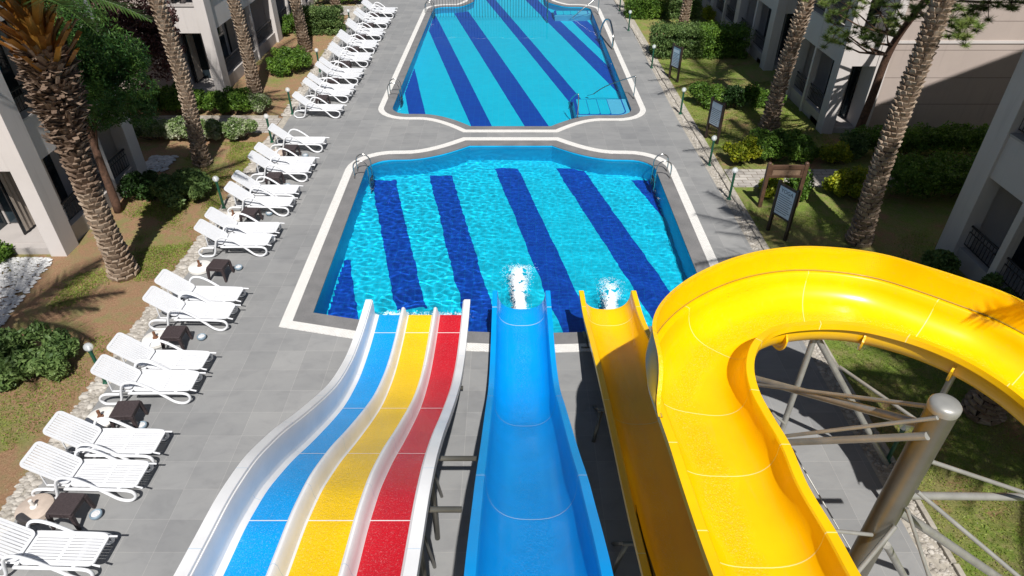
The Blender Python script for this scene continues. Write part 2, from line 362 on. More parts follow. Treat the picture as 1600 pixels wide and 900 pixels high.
# kerbs along the right and left pebble strips
def kerb_line(x0, ya, x1, yb, name='lawn_kerb'):
    mb = MB(); y = ya; rnd = random.Random(3)
    while y < yb:
        L = rnd.uniform(.5, .8); t_ = (y-ya)/(yb-ya); x = x0+(x1-x0)*t_ + rnd.uniform(-.012, .012)
        mb.box(x-.045, x+.045, y, min(yb, y+L-.015), -.08, .045+rnd.uniform(-.01, .012)); y += L
    tag(mb.build(name, 'kerb_stone', bevel=.01), kind='structure')
kerb_line(6.95, 1, 6.7, 24); kerb_line(6.7, 24, 6.38, 48)
# pool basins: floor with diagonal lanes, walls
def basin(P, depth, lines, name):
    xs = [p[0] for p in P]; ys = [p[1] for p in P]
    me_v = []; 
    mb = MB(); N = len(P)
    V = [(x, y, -.03) for x, y in P]+[(x, y, -depth) for x, y in P]; Fa = []
    for i in range(N): j = (i+1) % N; Fa.append((i, j, N+j, N+i))
    mb.add(V, Fa, 0)
    # floor sheet
    loops = [[Vector((x, y, 0)) for x, y in P]]; tr = geometry.tessellate_polygon(loops)
    mb.add([(x, y, -depth) for x, y in P], [t_ for t_ in tr], 1)
    # lanes clipped to the outline: thin quads just above the floor
    for (xa, ya, xb, yb, wd) in lines:
        n = 120; cur = []
        d = Vector((xb-xa, yb-ya)).normalized(); ln = Vector((xb-xa, yb-ya)).length
        px = []
        for k in range(n+1):
            cx_ = xa+d.x*ln*k/n; cy_ = ya+d.y*ln*k/n
            # horizontal extent wd centred at cx_
            lo_, hi_ = None, None
            for q in range(13):
                x = cx_-wd/2+wd*q/12
                if inside(P, x, cy_):
                    if lo_ is None: lo_ = x
                    hi_ = x
            px.append((lo_, hi_, cy_))
        for k in range(n):
            a0, a1, y0 = px[k]; b0, b1, y1 = px[k+1]
            if a0 is None or b0 is None or a1-a0 < .02 or b1-b0 < .02: continue
            mb.add([(a0, y0, -depth+.004), (a1, y0, -depth+.004), (b1, y1, -depth+.004), (b0, y1, -depth+.004)], [(0, 1, 2, 3)], 2)
    o = mb.build(name, ['tile_wall', 'tile_cyan', 'tile_navy']); o.cycles.is_caustics_receiver = True; return tag(o, kind='structure')
def ln(p, q, y0, y1, wd):    # line through ground points p and q extended to y0..y1
    m = (q[0]-p[0])/(q[1]-p[1]); return (p[0]+m*(y0-p[1]), y0, p[0]+m*(y1-p[1]), y1, wd)
near_lines = [ln((-4.50, 21.0), (-2.65, 13.67), 13.2, 20.15, .80), ln((-2.54, 21.2), (-.75, 12.77), 11.3, 20.5, .78), ln((-.35, 22.0), (1.46, 13.29), 11.3, 21.1, .82), ln((1.8, 22.), (3.9, 13.29), 11.3, 21.1, .92), ln((4.3, 21.0), (6.2, 13.2), 11.3, 20.15, .85), ln((-5.3, 17.), (-4.3, 13.2), 12.3, 15.4, .8)]
far_lines = [ln((-4.75, 40.8), (-1.16, 24.77), 23, 42.2, .82), ln((-3.2, 43.0), (1.01, 24.77), 23, 50, .95), ln((-1.23, 44.99), (2.82, 27.14), 25.2, 52, .62), ln((1.4, 44.99), (4.63, 30.42), 25.2, 50, .80), ln((3.95, 40.42), (4.65, 36.83), 30, 41, .9), ln((-4.95, 31.72), (-3.81, 25.91), 23, 33, .68)]
basin(near, 1.25, near_lines, 'pool_basin'); basin(far, 1.25, far_lines, 'pool_basin')
def water(P, step, amp, name, seed):
    Q = offset(P, .05); xs = [p[0] for p in Q]; ys = [p[1] for p in Q]; x0, x1, y0, y1 = min(xs), max(xs), min(ys), min(max(ys), 46)
    nx = int((x1-x0)/step)+2; ny = int((y1-y0)/step)+2; V = []; ok = []
    for j in range(ny):
        for i in range(nx):
            x = x0+i*step; y = y0+j*step
            ok.append(inside(Q, x, y)); V.append((x, y, WZ+amp(x, y)))
    used = {}; vs = []; fs = []
    for j in range(ny-1):
        for i in range(nx-1):
            q = (j*nx+i, j*nx+i+1, (j+1)*nx+i+1, (j+1)*nx+i)
            if sum(ok[k] for k in q) >= 1:
                f = []
                for k in q:
                    if k not in used: used[k] = len(vs); vs.append(V[k])
                    f.append(used[k])
                fs.append(tuple(f))
    mb = MB(); mb.add(vs, fs); o = mb.build(name, 'water', smooth=True); o.cycles.is_caustics_caster = True; return tag(o, kind='structure')
nz = lambda x, y, z: noise.noise(Vector((x, y, z)))
def wave_near(x, y):
    a = .55 + .45*nz(x*.25, y*.25, 7)
    calm = 1 - .45*math.exp(-((x-1.5)**2)/5-((y-15)**2)/12)
    h = .014*nz(x*.9+y*.3, y*1.1, 1) + .0055*nz(x*2.4, y*2.0+x*.7, 4) + (.0044 if x < -1 else .0044-.0022*min(1, (x+1)/1.5))*nz(x*5.5+y*2, y*7, 9) + .0020*nz(x*12, y*14, 3)
    for fx, fy in ((.22, 12.6), (2.45, 12.5), (-2, 12.1)):
        r_ = math.hypot(x-fx, y-fy); h += .016*math.exp(-r_*.9)*math.sin(r_*8)
    return h*calm*(1+a*.5)
def wave_far(x, y): return .0035*nz(x*.8, y*.8, 1)+.0018*nz(x*2.6, y*2.6, 5)+.0006*nz(x*7, y*7, 2)
water(near, .045, wave_near, 'pool_water', 1); water(far, .09, wave_far, 'pool_water', 2)
# ------------------------------------------------------------------ far pool stairs and pool-end steps
def stairs(xa, xb, ya, yb, n, label, dirn=-1):
    rt = empty('pool_stairs', ((xa+xb)/2, (ya+yb)/2, -1.2), label, 'pool steps')
    for k in range(n):
        x1 = xb - k*.38; z = -.2-.24*k; P = [(xa-.0, ya+.0), (x1-.35, ya+.0)]
        P += arc(x1-.3, ya+.35, .3, 270, 360, 5) if dirn < 0 else [(x1, ya)]
        P += [(x1, yb), (xa, yb)]
        base = Vector(rt.location)
        for nm, mat, off, zz in (('step_nosing', 'tile_navy', 0, z-.004), ('step_tread', 'tile_pale' if k == 0 else 'tile_cyan', -.06, z)):
            Q = offset(P, off) if off else P
            m2 = MB(); N = len(Q); zb = -1.24
            m2.add([(x-base.x, y-base.y, zz-base.z) for x, y in Q]+[(x-base.x, y-base.y, (zz-.02 if off else zb)-base.z) for x, y in Q], [tuple(range(N))]+[(i, N+i, N+(i+1) % N, (i+1) % N) for i in range(N)])
            o = m2.build(nm, mat, rt); o.cycles.is_caustics_receiver = True
    return rt
# treads run down to the left, widest at the bottom
def stairs2(x_left, x_right, y0, y1, label, n=4, tread=.42, bench=True):
    rt = empty('pool_stairs', (x_right, y0, -1.24), label, 'pool steps'); cr = .42
    def slab(P, z0, z1, nm, mat):
        N = len(P); m2 = MB(); m2.add([(x-x_right, y-y0, z1+1.24) for x, y in P]+[(x-x_right, y-y0, z0+1.24) for x, y in P], [tuple(range(N))]+[(i, N+i, N+(i+1) % N, (i+1) % N) for i in range(N)])
        o = m2.build(nm, mat, rt); o.cycles.is_caustics_receiver = True
    def shape(xl, xr, ya, yb, rad): return [(xl, ya)]+[(xr-rad+rad*math.cos(R(a_)), ya+rad+rad*math.sin(R(a_))) for a_ in range(270, 361, 15)]+[(xr, yb), (xl, yb)]
    slab(shape(x_right-.36-tread*n-.1, x_right, y0, y1, cr+.15), -1.24, -.12, 'bench', 'tile_pale')
    slab(shape(x_right-.36-tread*n-.1, x_right-.15, y0+.15, y1+.002, cr), -.119, -.116, 'step_nosing', 'tile_navy')
    for k in range(n):
        xl = x_right-.36-tread*(k+1)+.02; xr = x_right-.2-(0 if k == 0 else .16+tread*k)
        slab(shape(xl, xr, y0+.22, y1-.03, .34 if k == 0 else .14), -.113, -.110, 'step_tread', 'tile_pale' if k == 0 else 'tile_cyan')
stairs2(2.9, 4.70, 24.62, 26.5, 'pale curved corner steps with navy edges at the near right corner of the far pool')
stairs2(2.3, 4.70, 40.1, 41.3, 'pale corner steps with navy edges at the far right end of the far pool')
# ------------------------------------------------------------------ fence across the far pool
fe = empty('pool_fence', (-1.2, 39.7, 0), 'thin barred safety fence standing in the water across the far end of the far pool', 'fence')
mb = MB()
for x in np.arange(-4.5, 2.1, .16): mb.tube([(x+1.2, 0, -.09), (x+1.2, 0, 1.05)], .010, 5)
mb.build('bars', 'dark_iron', fe)
mb = MB(); mb.tube([(-3.4, 0, 1.05), (3.3, 0, 1.05)], .015, 6); mb.build('top_rail', 'stainless', fe)
mb = MB(); mb.tube([(3.3, 0, -1.2), (3.3, 0, 1.15)], .035, 8); mb.build('end_post', 'stainless', fe)
# ------------------------------------------------------------------ pebble strips
rock_v = []
def pebbles(name, x0f, x1f, ya, yb, n, smin, smax, mat, label, seed, cat='stones'):
    rnd = random.Random(seed); mb = MB()
    for _ in range(n):
        y = rnd.uniform(ya, yb); x = rnd.uniform(x0f(y), x1f(y)); s_ = rnd.uniform(smin, smax)*(1 if rnd.random() > .12 else 1.5); ang = rnd.uniform(0, 6.28)
        sx, sy, sz = s_*rnd.uniform(.8, 1.3), s_*rnd.uniform(.6, 1), s_*rnd.uniform(.3, .55); V = []
        V.append((x, y, sz*1.0))
        for rr, zz in ((.62, .82), (1, .25)):
            for k in range(7):
                A = ang+6.283*k/7; r_ = rr*rnd.uniform(.8, 1.12); cx_, cy_ = math.cos(A)*r_*sx, math.sin(A)*r_*sy
                V.append((x+cx_, y+cy_, sz*zz-.01))
        Fa = [(0, 1+k, 1+(k+1) % 7) for k in range(7)]+[(1+k, 8+k, 8+(k+1) % 7, 1+(k+1) % 7) for k in range(7)]
        mb.add(V, Fa)
    o = mb.build(name, mat, smooth=True); tag(o, label, cat, kind='stuff'); return o
le = lambda y: -8.2-(max(0, y-16.5))*.028
pebbles('pebble_border', lambda y: le(y)-.38, lambda y: le(y)-.04, 3, 22.6, 2300, .03, .075, 'pebble', 'grey pebble border between the left lawn and the pool deck', 5)
pebbles('pebble_border', lambda y: le(y)-.42, lambda y: le(y)-.04, 24.4, 44, 1500, .035, .08, 'pebble', 'grey pebble border behind the far sun loungers', 6)
pebbles('pebble_border', lambda y: 6.5, lambda y: 6.86-(max(0, y-24))*.012, 4, 44, 5200, .018, .045, 'pebble', 'fine grey pebble border along the right lawn kerb', 7)
pebbles('white_gravel', lambda y: -14.6, lambda y: -11.95+(14.4-y)*.12, 10.5, 14.5, 3600, .035, .06, 'white_gravel', 'white gravel bed in front of the left near building', 8)
pebbles('white_gravel', lambda y: -13.2, lambda y: -11.5, 26.2, 26.8, 160, .05, .12, 'white_gravel', 'white stones below the pillar of the left far building', 9)
pebbles('white_gravel', lambda y: -12.2, lambda y: -11.3, 19.6, 20.8, 200, .05, .09, 'white_gravel', 'white stones by the far corner of the left near building', 10)
# ------------------------------------------------------------------ sun loungers
def make_lounger():
    r = empty('sun_lounger', (0, 0, 0))
    # local x: 0 at rear foot, toes towards +x ; width along y
    def slat_panel(p0, p1, w_, n, name):
        p0 = Vector(p0); p1 = Vector(p1); d = (p1-p0); L = d.length; d.normalize(); up = d.cross(Vector((0, 1, 0))); up = -up if up.z < 0 else up
        mb = MB(); th = .022
        def slab(a0, a1, y0, y1, th=.022):
            V = []
            for t_ in (0, 1):
                for (a_, y_) in ((a0, y0), (a1, y0), (a1, y1), (a0, y1)): V.append(p0+d*a_+Vector((0, y_, 0))+up*(th*(t_-.5)))
            mb.add(V, [(3, 2, 1, 0), (4, 5, 6, 7), (0, 1, 5, 4), (1, 2, 6, 5), (2, 3, 7, 6), (3, 0, 4, 7)])
        b_ = .04; h = w_/2
        # outline with rounded corners: rim as slabs
        rr = .09; 
        slab(rr, L-rr, -h, -h+b_); slab(rr, L-rr, h-b_, h)
        slab(0, b_+.01, -h+rr, h-rr); slab(L-b_-.01, L, -h+rr, h-rr)
        for (ca, cb, a0) in ((rr, -h+rr, 180), (L-rr, -h+rr, 270), (L-rr, h-rr, 0), (rr, h-rr, 90)):
            pts = []
            for k in range(6):
                A = R(a0+90*k/5); pts.append((ca+rr*math.cos(A), cb+rr*math.sin(A)))
            pts2 = [(ca+(rr-b_)*math.cos(R(a0+90*k/5)), cb+(rr-b_)*math.sin(R(a0+90*k/5))) for k in range(6)]
            V = []
            for t_ in (0, 1):
                for (a_, y_) in pts+pts2: V.append(p0+d*a_+Vector((0, y_, 0))+up*(th*(t_-.5)))
            Fa = []
            for k in range(5): Fa += [(12+k, 12+k+1, 12+6+k+1, 12+6+k), (k+1, k, 6+k, 6+k+1), (k, k+1, 12+k+1, 12+k), (6+k+1, 6+k, 18+k, 18+k+1)]
            mb.add(V, Fa)
        (name == 'seat') and slab(L/2-.03, L/2+.03, -h+b_, h-b_, .027)
        pitch = (w_-2*b_)/n
        for k in range(n):
            y = -h+b_+pitch*(k+.5); inset = max(0, rr-.03-min(y+h, h-y))*1.
            slab(.02+inset, L-.02-inset, y-pitch*.35, y+pitch*.35, .016)
        return mb.build(name, 'white_plastic', r)
    slat_panel((.66, 0, .345), (1.80, 0, .335), .54, 9, 'seat')
    slat_panel((.64, 0, .36), (.02, 0, .86), .54, 9, 'backrest')
    for s_ in (-1, 1):
        y = .30*s_
        side = [(.42, y, .29), (.16, y, .29), (.04, y, .23), (.0, y, .14), (.06, y, .045), (.18, y, .03), (.34, y, .05), (.42, y, .16), (.47, y, .34), (.53, y, .50), (.62, y, .585), (.74, y, .60), (.88, y, .55), (1.05, y, .43), (1.25, y, .25), (1.42, y, .08), (1.55, y, .03), (1.66, y, .05), (1.745, y, .14), (1.74, y, .24), (1.66, y, .29), (1.45, y, .305), (1.0, y, .31), (.6, y, .31)]
        mb = MB(); mb.tube(catmull(side, 4), .030, 8, ry=.026); mb.build('side_frame', 'white_plastic', r, smooth=True)
    for x in (.62, 1.5): mb = MB(); mb.box(x-.03, x+.03, -.29, .29, .285, .32); mb.build('crossbar', 'white_plastic', r)
    for s_ in (-1, 1):
        mb = MB(); mb.tube([(.60, s_*.22, .30), (.25, s_*.22, .30), (.25, s_*.22, .64)], .016, 6); mb.build('strut', 'white_plastic', r)
        mb = MB(); mb.tube([(1.78, s_*.24, .33), (1.90, s_*.255, .31)], .016, 6); mb.build('handle', 'white_plastic', r)
    return r
LY = [5.87, (7.28, 7.98), (9.49, 10.16), (11.8, 12.47), (14.8, 15.45), (16.98, 17.7), (19.1, 19.75), 21.33, 24.5, (26.12, 26.75), (28.25, 28.87), (30.57, 31.22), (32.68, 33.32), (34.85, 35.48), (37.1, 37.75), (39.35, 40.0)]
ordn = ['first', 'second', 'third', 'fourth', 'fifth', 'sixth', 'seventh', 'eighth', 'ninth', 'tenth', 'eleventh', 'twelfth', 'thirteenth']
proto = make_lounger(); first = True; pk = 0; rl = random.Random(4)
for e in LY:
    if isinstance(e, tuple):
        labs = ['white slatted sun lounger, nearer one of the %s pair counted from the slide end' % ordn[pk], 'white slatted sun lounger, farther one of the %s pair counted from the slide end' % ordn[pk]]; pk += 1; ys = e
    else:
        labs = [{5.87: 'white sun lounger cut off by the bottom left corner of the photo', 21.33: 'white sun lounger standing alone just on the near side of the left path', 24.5: 'white sun lounger standing alone with no partner just past the left path'}[e]]; ys = (e,)
    for y, lb in zip(ys, labs):
        o = proto if first else copy_tree(proto); first = False
        xf = -8.05+(y-7)*-.0105+rl.uniform(-.03, .03)
        o.location = (xf, y, 0); o.rotation_euler = (0, 0, rl.uniform(-.03, .03)); tag(o, lb, 'sun lounger', 'white sun loungers in a row along the deck')
# side tables
def make_table():
    r = empty('side_table', (0, 0, 0)); mb = MB(); mb.box(-.21, .21, -.21, .21, .36, .40); mb.build('table_top', 'brown_rattan', r, bevel=.012)
    mb = MB()
    for a_, b_, c_, d_ in ((-.2, .2, -.205, -.175), (-.2, .2, .175, .205), (-.205, -.175, -.175, .175), (.175, .205, -.175, .175)): mb.box(a_, b_, c_, d_, .30, .36)
    mb.build('apron', 'brown_rattan', r)
    for sx in (-1, 1):
        for sy in (-1, 1):
            mb = MB(); V = []
            for (q, z, s_) in ((.185, .36, .035), (.215, 0., .022)):
                for (dx, dy) in ((-1, -1), (1, -1), (1, 1), (-1, 1)): V.append((sx*q+dx*s_, sy*q+dy*s_, z))
            mb.add(V, [(0, 1, 2, 3), (7, 6, 5, 4), (0, 4, 5, 1), (1, 5, 6, 2), (2, 6, 7, 3), (3, 7, 4, 0)]); mb.build('leg', 'brown_rattan', r, bevel=.006)
    return r
TY = [6.62, 8.72, 10.98, 13.62, 16.28, 18.55, 20.65, 25.45, 27.5, 29.85, 32.1, 34.2, 36.4, 38.6]
tb = make_table()
for i, y in enumerate(TY):
    o = tb if i == 0 else copy_tree(tb); o.location = (-7.24-(y-7)*.009+rl.uniform(-.03, .03), y, 0); o.rotation_euler = (0, 0, rl.uniform(-.12, .12))
    where = ('beside the first lounger at the bottom left' if i == 0 else 'between the %s and next pair of loungers' % ordn[i-1] if i < 6 else 'beside the lone lounger on the near side of the left path' if i == 6 else 'beside the lone lounger just past the left path' if i == 7 else 'between the %s and next pair of loungers' % ordn[i-2])
    tag(o, 'brown woven side table '+where, 'side table', 'brown side tables between the loungers')
# ashtray bowls
def make_bowl():
    r = empty('ashtray', (0, 0, 0)); mb = MB(); mb.lathe([(.055, 0), (.085, .02), (.10, .06), (.098, .085), (.085, .098), (.075, .09), (.072, .075)], 22); mb.build('bowl', 'blue_grey_ceramic', r, smooth=True)
    mb = MB(); mb.lathe([(.073, .06), (.07, .08), (.02, .085)], 16); mb.build('sand_filling', 'sand', r); return r
bw = make_bowl()
AP = [(-6.87, 6.65, 'open end of the nearest table, full of pale ash'), (-7.0, 8.6, 'under the second table from the slide end'), (-6.85, 11.2, 'right of the third table from the slide end'), (-6.95, 13.95, 'right of the fourth table from the slide end'), (-7.0, 16.75, 'right of the fifth table from the slide end'), (-6.95, 18.5, 'right of the sixth table from the slide end'), (-6.95, 20.7, 'beside the table of the lone lounger near the path'), (-6.98, 25.2, 'right of the first table past the path'), (-6.98, 27.3, 'right of the second table past the path')]
for i, (x, y, lb) in enumerate(AP):
    o = bw if i == 0 else copy_tree(bw); o.location = (x, y, 0); tag(o, 'small blue grey ceramic ashtray bowl '+lb, 'ashtray', 'ashtray bowls beside the side tables')
# parasol bases
def make_base(mat, h):
    r = empty('parasol_base', (0, 0, 0)); mb = MB(); mb.lathe([(.26, 0), (.285, .02), (.285, h-.02), (.26, h)], 32); mb.build('weight', mat, r, smooth=True, auto=40)
    mb = MB(); mb.lathe([(.06, h), (.055, h+.02), (.03, h+.03), (.03, h+.16), (.024, h+.16)], 16); mb.build('pole_socket', 'white_base' if mat == 'concrete_base' else 'rust', r, smooth=True, auto=40); return r
b1 = make_base('concrete_base', .13); b2 = make_base('white_base', .11)
BP = [(-7.93, 6.75, b1, 'brown concrete', 'behind the nearest side table'), (-7.85, 8.78, b2, 'cream painted', 'behind the second side table from the slide end'), (-7.82, 11.12, b2, 'cream stained', 'behind the third side table from the slide end'), (-7.93, 13.95, b2, 'thick white', 'behind the fourth side table from the slide end'), (-7.95, 16.55, b2, 'white', 'mostly hidden behind the fifth side table from the slide end'), (-7.95, 20.85, b1, 'pinkish', 'behind the table of the lone lounger near the path')]
used = set()
for x, y, b_, a_, lb in BP:
    o = b_ if id(b_) not in used else copy_tree(b_); used.add(id(b_)); o.location = (x, y, 0); tag(o, '%s round parasol base %s' % (a_, lb), 'parasol base', 'round parasol bases on the deck')
# ------------------------------------------------------------------ garden lamps
def make_lamp():
    r = empty('garden_lamp', (0, 0, 0)); mb = MB(); mb.lathe([(.075, 0), (.075, .012), (.045, .03), (.036, .08), (.036, .82), (.045, .83), (.045, .86)], 14); mb.build('post', 'lamp_green', r, smooth=True, auto=40)
    mb = MB(); mb.lathe([(.03, 0), (.03, .05), (.018, .07), (.018, .11), (.002, .12)], 10, (0, 0, .86)); mb.build('bulb', 'white_plastic', r, smooth=True)
    mb = MB(); mb.lathe([(.09*math.sin(R(a_)), .95-.09*math.cos(R(a_))) for a_ in (20, 40, 60, 80, 100, 120, 140, 160, 178)], 18); mb.build('globe', 'clear_glass', r, smooth=True); return r
lp = make_lamp()
LP = [(at(165, 597), 'left', 'beside the large shrub of the near left lawn'), (at(350, 325), 'left', 'beside the round shrub of the left lawn'), (at(425, 222), 'left', 'at the near side of the left path'), (at(457, 178), 'left', 'just past the left path'), (at(500, 112), 'left', 'beside the red soil bed'), (at(548, 46), 'left', 'next to the far left hedge'), (at(571, 12), 'left', 'at the top edge, next to the far left path'),
      (at(1139, 311), 'right', 'where the right path meets the deck'), (at(1108, 258), 'right', 'beside the yellow green hedge before the right path'), (at(1063, 178), 'right', 'beside the low bushes'), (at(1018, 106), 'right', 'in front of the long clipped hedge'), (at(982, 48), 'right', 'near the far end of the right kerb'), (at(968, 17), 'right', 'last one along the right kerb at the top edge'), (at(1385, 722), 'right', 'seen behind the big steel slide column')]
for i, (p, sd_, lb) in enumerate(LP):
    o = lp if i == 0 else copy_tree(lp); o.location = p; tag(o, 'green globe lamp on the %s, %s' % (sd_, lb), 'garden lamp', 'green garden lamps along the deck')
# ------------------------------------------------------------------ pool ladders and rails
def make_ladder():
    r = empty('pool_ladder', (0, 0, 0))   # local +x towards the water
    for y in (-.25, .25):
        P = [(-.36, y, 0), (-.36, y, .36), (-.31, y, .52), (-.16, y, .60), (.0, y, .55), (.09, y, .40), (.10, y, .12), (.10, y, -.95)]
        mb = MB(); mb.tube(catmull(P, 5), .021, 8); mb.build('handrail', 'stainless', r, smooth=True)
    for z in (-.25, -.5, -.75):
        mb = MB(); mb.box(.06, .15, -.25, .25, z-.015, z+.015); mb.build('rung', 'stainless', r)
    return r
la = make_ladder()
for i, (x, y, rz, lb) in enumerate([(-4.62, 19.35, 0, 'at the far left corner of the near pool'), (4.72, 19.35, 180, 'at the far right corner of the near pool'), (-4.64, 26.7, 0, 'at the near left corner of the far pool'), (-4.6, 40.6, 0, 'at the far left corner of the far pool')]):
    o = la if i == 0 else copy_tree(la); o.location = (x, y, 0); o.rotation_euler = (0, 0, R(rz)); tag(o, 'stainless steel ladder '+lb, 'pool ladder', 'stainless pool ladders')
def rail(pts, name, label, r=.02, cat='handrail'):
    b = Vector(pts[0]); b.z = 0; rt = empty(name, b, label, cat); mb = MB(); mb.tube(catmull([Vector(p)-b for p in pts], 5), r, 8); mb.build('tube', 'stainless', rt, smooth=True)
    mb = MB(); mb.lathe([(.045, 0), (.045, .012), (.03, .02)], 12, (0, 0, .004)); mb.build('foot_plate', 'stainless', rt); return rt
rail([(2.55, 24.25, 0), (2.55, 24.25, .8), (2.5, 24.4, .86), (2.35, 25.2, .35), (2.3, 25.6, -.3)], 'handrail', 'thin steel handrail at the left side of the near corner steps')
rail([(5.0, 26.3, 0), (5.0, 26.3, .80), (4.9, 26.4, .86), (3.9, 26.9, .3), (3.2, 27.1, -.3)], 'handrail', 'thin steel handrail at the right side of the near corner steps')
rail([(5.02, 40.0, 0), (5.02, 40.0, .85), (4.9, 40.0, .9), (4.0, 39.7, .3), (3.4, 39.6, -.2)], 'handrail', 'thin slanting steel handrail by the far corner steps')
rt = empty('hoop_rail', (5.0, 33.2, 0), 'wide steel hoop rail on the right edge of the far pool', 'handrail')
mb = MB(); mb.tube(catmull([(0, 0, 0), (0, .0, .55), (-.05, .5, .95), (-.1, 1.1, 1.1), (-.2, 1.9, .9), (-.3, 2.4, .35), (-.35, 2.6, -.3)], 6), .045, 10); mb.build('tube', 'stainless', rt, smooth=True)
mb = MB(); mb.lathe([(.08, 0), (.08, .012), (.05, .02)], 14, (0, 0, .004)); mb.build('foot_plate', 'stainless', rt)
# ------------------------------------------------------------------ slides
def loft(secs, mats_idx, name, mats, parent, closed=True, smooth=True, ulist=None, auto=35, mi_outer=None):
    mb = MB(); n = len(secs[0]); V = []; uv = []; s_ = 0; prev = None
    for sec in secs:
        c_ = sum((Vector(p) for p in sec), Vector())/n
        if prev is not None: s_ += (c_-prev).length
        prev = c_
        for k, p in enumerate(sec): V.append(p); uv.append((ulist[k] if ulist else k/(n-1), s_))
    Fa = []; mi = []
    for i in range(len(secs)-1):
        for k in range(n if closed else n-1):
            j = (k+1) % n; Fa.append((i*n+k, i*n+j, (i+1)*n+j, (i+1)*n+k)); mi.append(mats_idx[k])
    mb.add(V, Fa); mb.mi = mi
    if closed:
        mb.add([], []); e = [tuple(range(n)), tuple((len(secs)-1)*n+k for k in reversed(range(n)))]
        # end caps as thin strips joining inner and outer skins
        h = n//2
        for base in (0, (len(secs)-1)*n):
            for k in range(h-1): mb.f.append((base+k, base+k+1, base+n-2-k, base+n-1-k)); mb.mi.append(mats_idx[k])
    mb.uv = uv
    return mb.build(name, mats, parent, smooth=smooth, auto=auto)
def interp(tab, y):
    tab = sorted(tab)
    xs = [t_[0] for t_ in tab]
    if y <= xs[0]: return tab[0][1]
    if y >= xs[-1]: return tab[-1][1]
    for i in range(len(tab)-1):
        if tab[i][0] <= y <= tab[i+1][0]:
            x0, v0 = tab[i]; x1, v1 = tab[i+1]; m = lambda a, b: (b[1]-a[1])/(b[0]-a[0])
            s0 = m(tab[max(0, i-1)], tab[min(len(tab)-1, i+1)]); s1 = m(tab[i], tab[min(len(tab)-1, i+2)]) if i+2 < len(tab) else m(tab[i], tab[i+1])
            h = x1-x0; t_ = (y-x0)/h
            return (2*t_**3-3*t_**2+1)*v0+(t_**3-2*t_**2+t_)*h*s0+(-2*t_**3+3*t_**2)*v1+(t_**3-t_**2)*h*s1
# U-shaped straight slide
def u_profile(w_, d_, fl=.10, n=22, ex=2.6):
    inner = [(0, -.09), (0, 0), (fl, 0)]
    pts = []
    for k in range(n+1):
        a_ = math.pi*k/n; cx_ = -math.cos(a_); sy = math.sin(a_)
        x = math.copysign(abs(cx_)**(2/ex), cx_); y_ = abs(sy)**(2/ex); pts.append((fl+.015+(w_-2*fl-.03)*(x+1)/2, -.02-d_*y_))
    inner += pts+[(w_-fl, 0), (w_, 0), (w_, -.09)]
    outer = []
    c_ = w_/2
    for k, (x, y_) in enumerate(inner):
        if k == 0: outer.append((.02, -.09))
        elif k == 1: outer.append((.02, -.025))
        elif k == len(inner)-1: outer.append((w_-.02, -.09))
        elif k == len(inner)-2: outer.append((w_-.02, -.025))
        elif k == 2: outer.append((fl-.035, -.028))
        elif k == len(inner)-3: outer.append((w_-fl+.035, -.028))
        else: outer.append((c_+(x-c_)*1.04, y_-.03))
    return inner, outer
def straight_slide(name, x0, x1, tab, y_end, y_start, d_, mats, label, seams, posts, seam_mat, wob=None):
    root = empty(name, ((x0+x1)/2, y_end, 0), label, 'water slide'); ox = (x0+x1)/2
    w_ = x1-x0; inner, outer = u_profile(w_, d_); prof = inner+outer[::-1]; n = len(inner)
    secs = []; ys = np.linspace(y_end, y_start, 90)
    def sec(y, pr, lift=0):
        z = interp(tab, y); dx = wob(y) if wob else 0
        dz = (interp(tab, y+.05)-interp(tab, y-.05))/.1; nn = Vector((0, -dz, 1)).normalized()
        return [Vector((x0+px_-ox+dx, y-y_end, z))+nn*(py_+lift) for px_, py_ in pr]
    for y in ys: secs.append(sec(y, prof))
    mi = [0]*(n-1)+[1]*(len(prof)-n+1)
    u = [p[0]/w_ for p in prof]
    body = loft(secs, mi, 'channel', mats, root, ulist=u)
    for y in seams:
        s2 = [sec(y-.007, inner, .003), sec(y+.007, inner, .003)]; loft(s2, [0]*n, 'joint_seam', [seam_mat], body, closed=False)
    for (y, mode) in posts:
        z = interp(tab, y-.1)-d_*1.12-.16
        mb = MB(); mb.tube([(-w_*.42, y-y_end, z+.22), (w_*.42, y-y_end, z+.0)], .03, 8) if False else mb.tube([(-w_*.45, y-y_end, z-.0), (w_*.45, y-y_end, z-.0)], .035, 8)
        mb.build('crossbeam', 'galvanised', root, smooth=True)
        for sx in (-1, 1):
            mb = MB(); mb.tube([(sx*w_*.40, y-y_end, z), (sx*w_*.52, y-y_end-(.35 if mode else 0), 0)], .035, 8); mb.build('leg', 'galvanised', root, smooth=True)
            mb = MB(); mb.tube([(sx*w_*.40, y-y_end, z), (sx*w_*.44, y-y_end+.55, 0)], .028, 8); mb.build('brace', 'galvanised', root, smooth=True)
    return root
blue_tab = [(12.15, .64), (11.2, .62), (10.3, .62), (9.6, .68), (8.7, .95), (7.73, 1.52), (6.7, 2.12), (5.67, 2.73), (4.9, 3.22), (4.33, 3.52), (3.7, 3.85), (3.19, 4.08), (1.5, 4.6), (0, 5.2), (-1.5, 5.9)]
straight_slide('blue_slide', -.41, .90, blue_tab, 12.15, -1.2, .52, ['gel_blue', 'gel_blue'], 'wide glossy blue open slide running down into the near pool', [11.55, 8.25, 5.0, 2.2], [(9.9, 0), (6.6, 1), (3.2, 0)], 'seam_white')
yel_tab = [(12.15, .64), (11.2, .66), (10.0, .92), (9.0, 1.12), (7.2, 1.38), (5.6, 1.58), (4.5, 1.80), (2.5, 2.2), (.5, 2.7)]
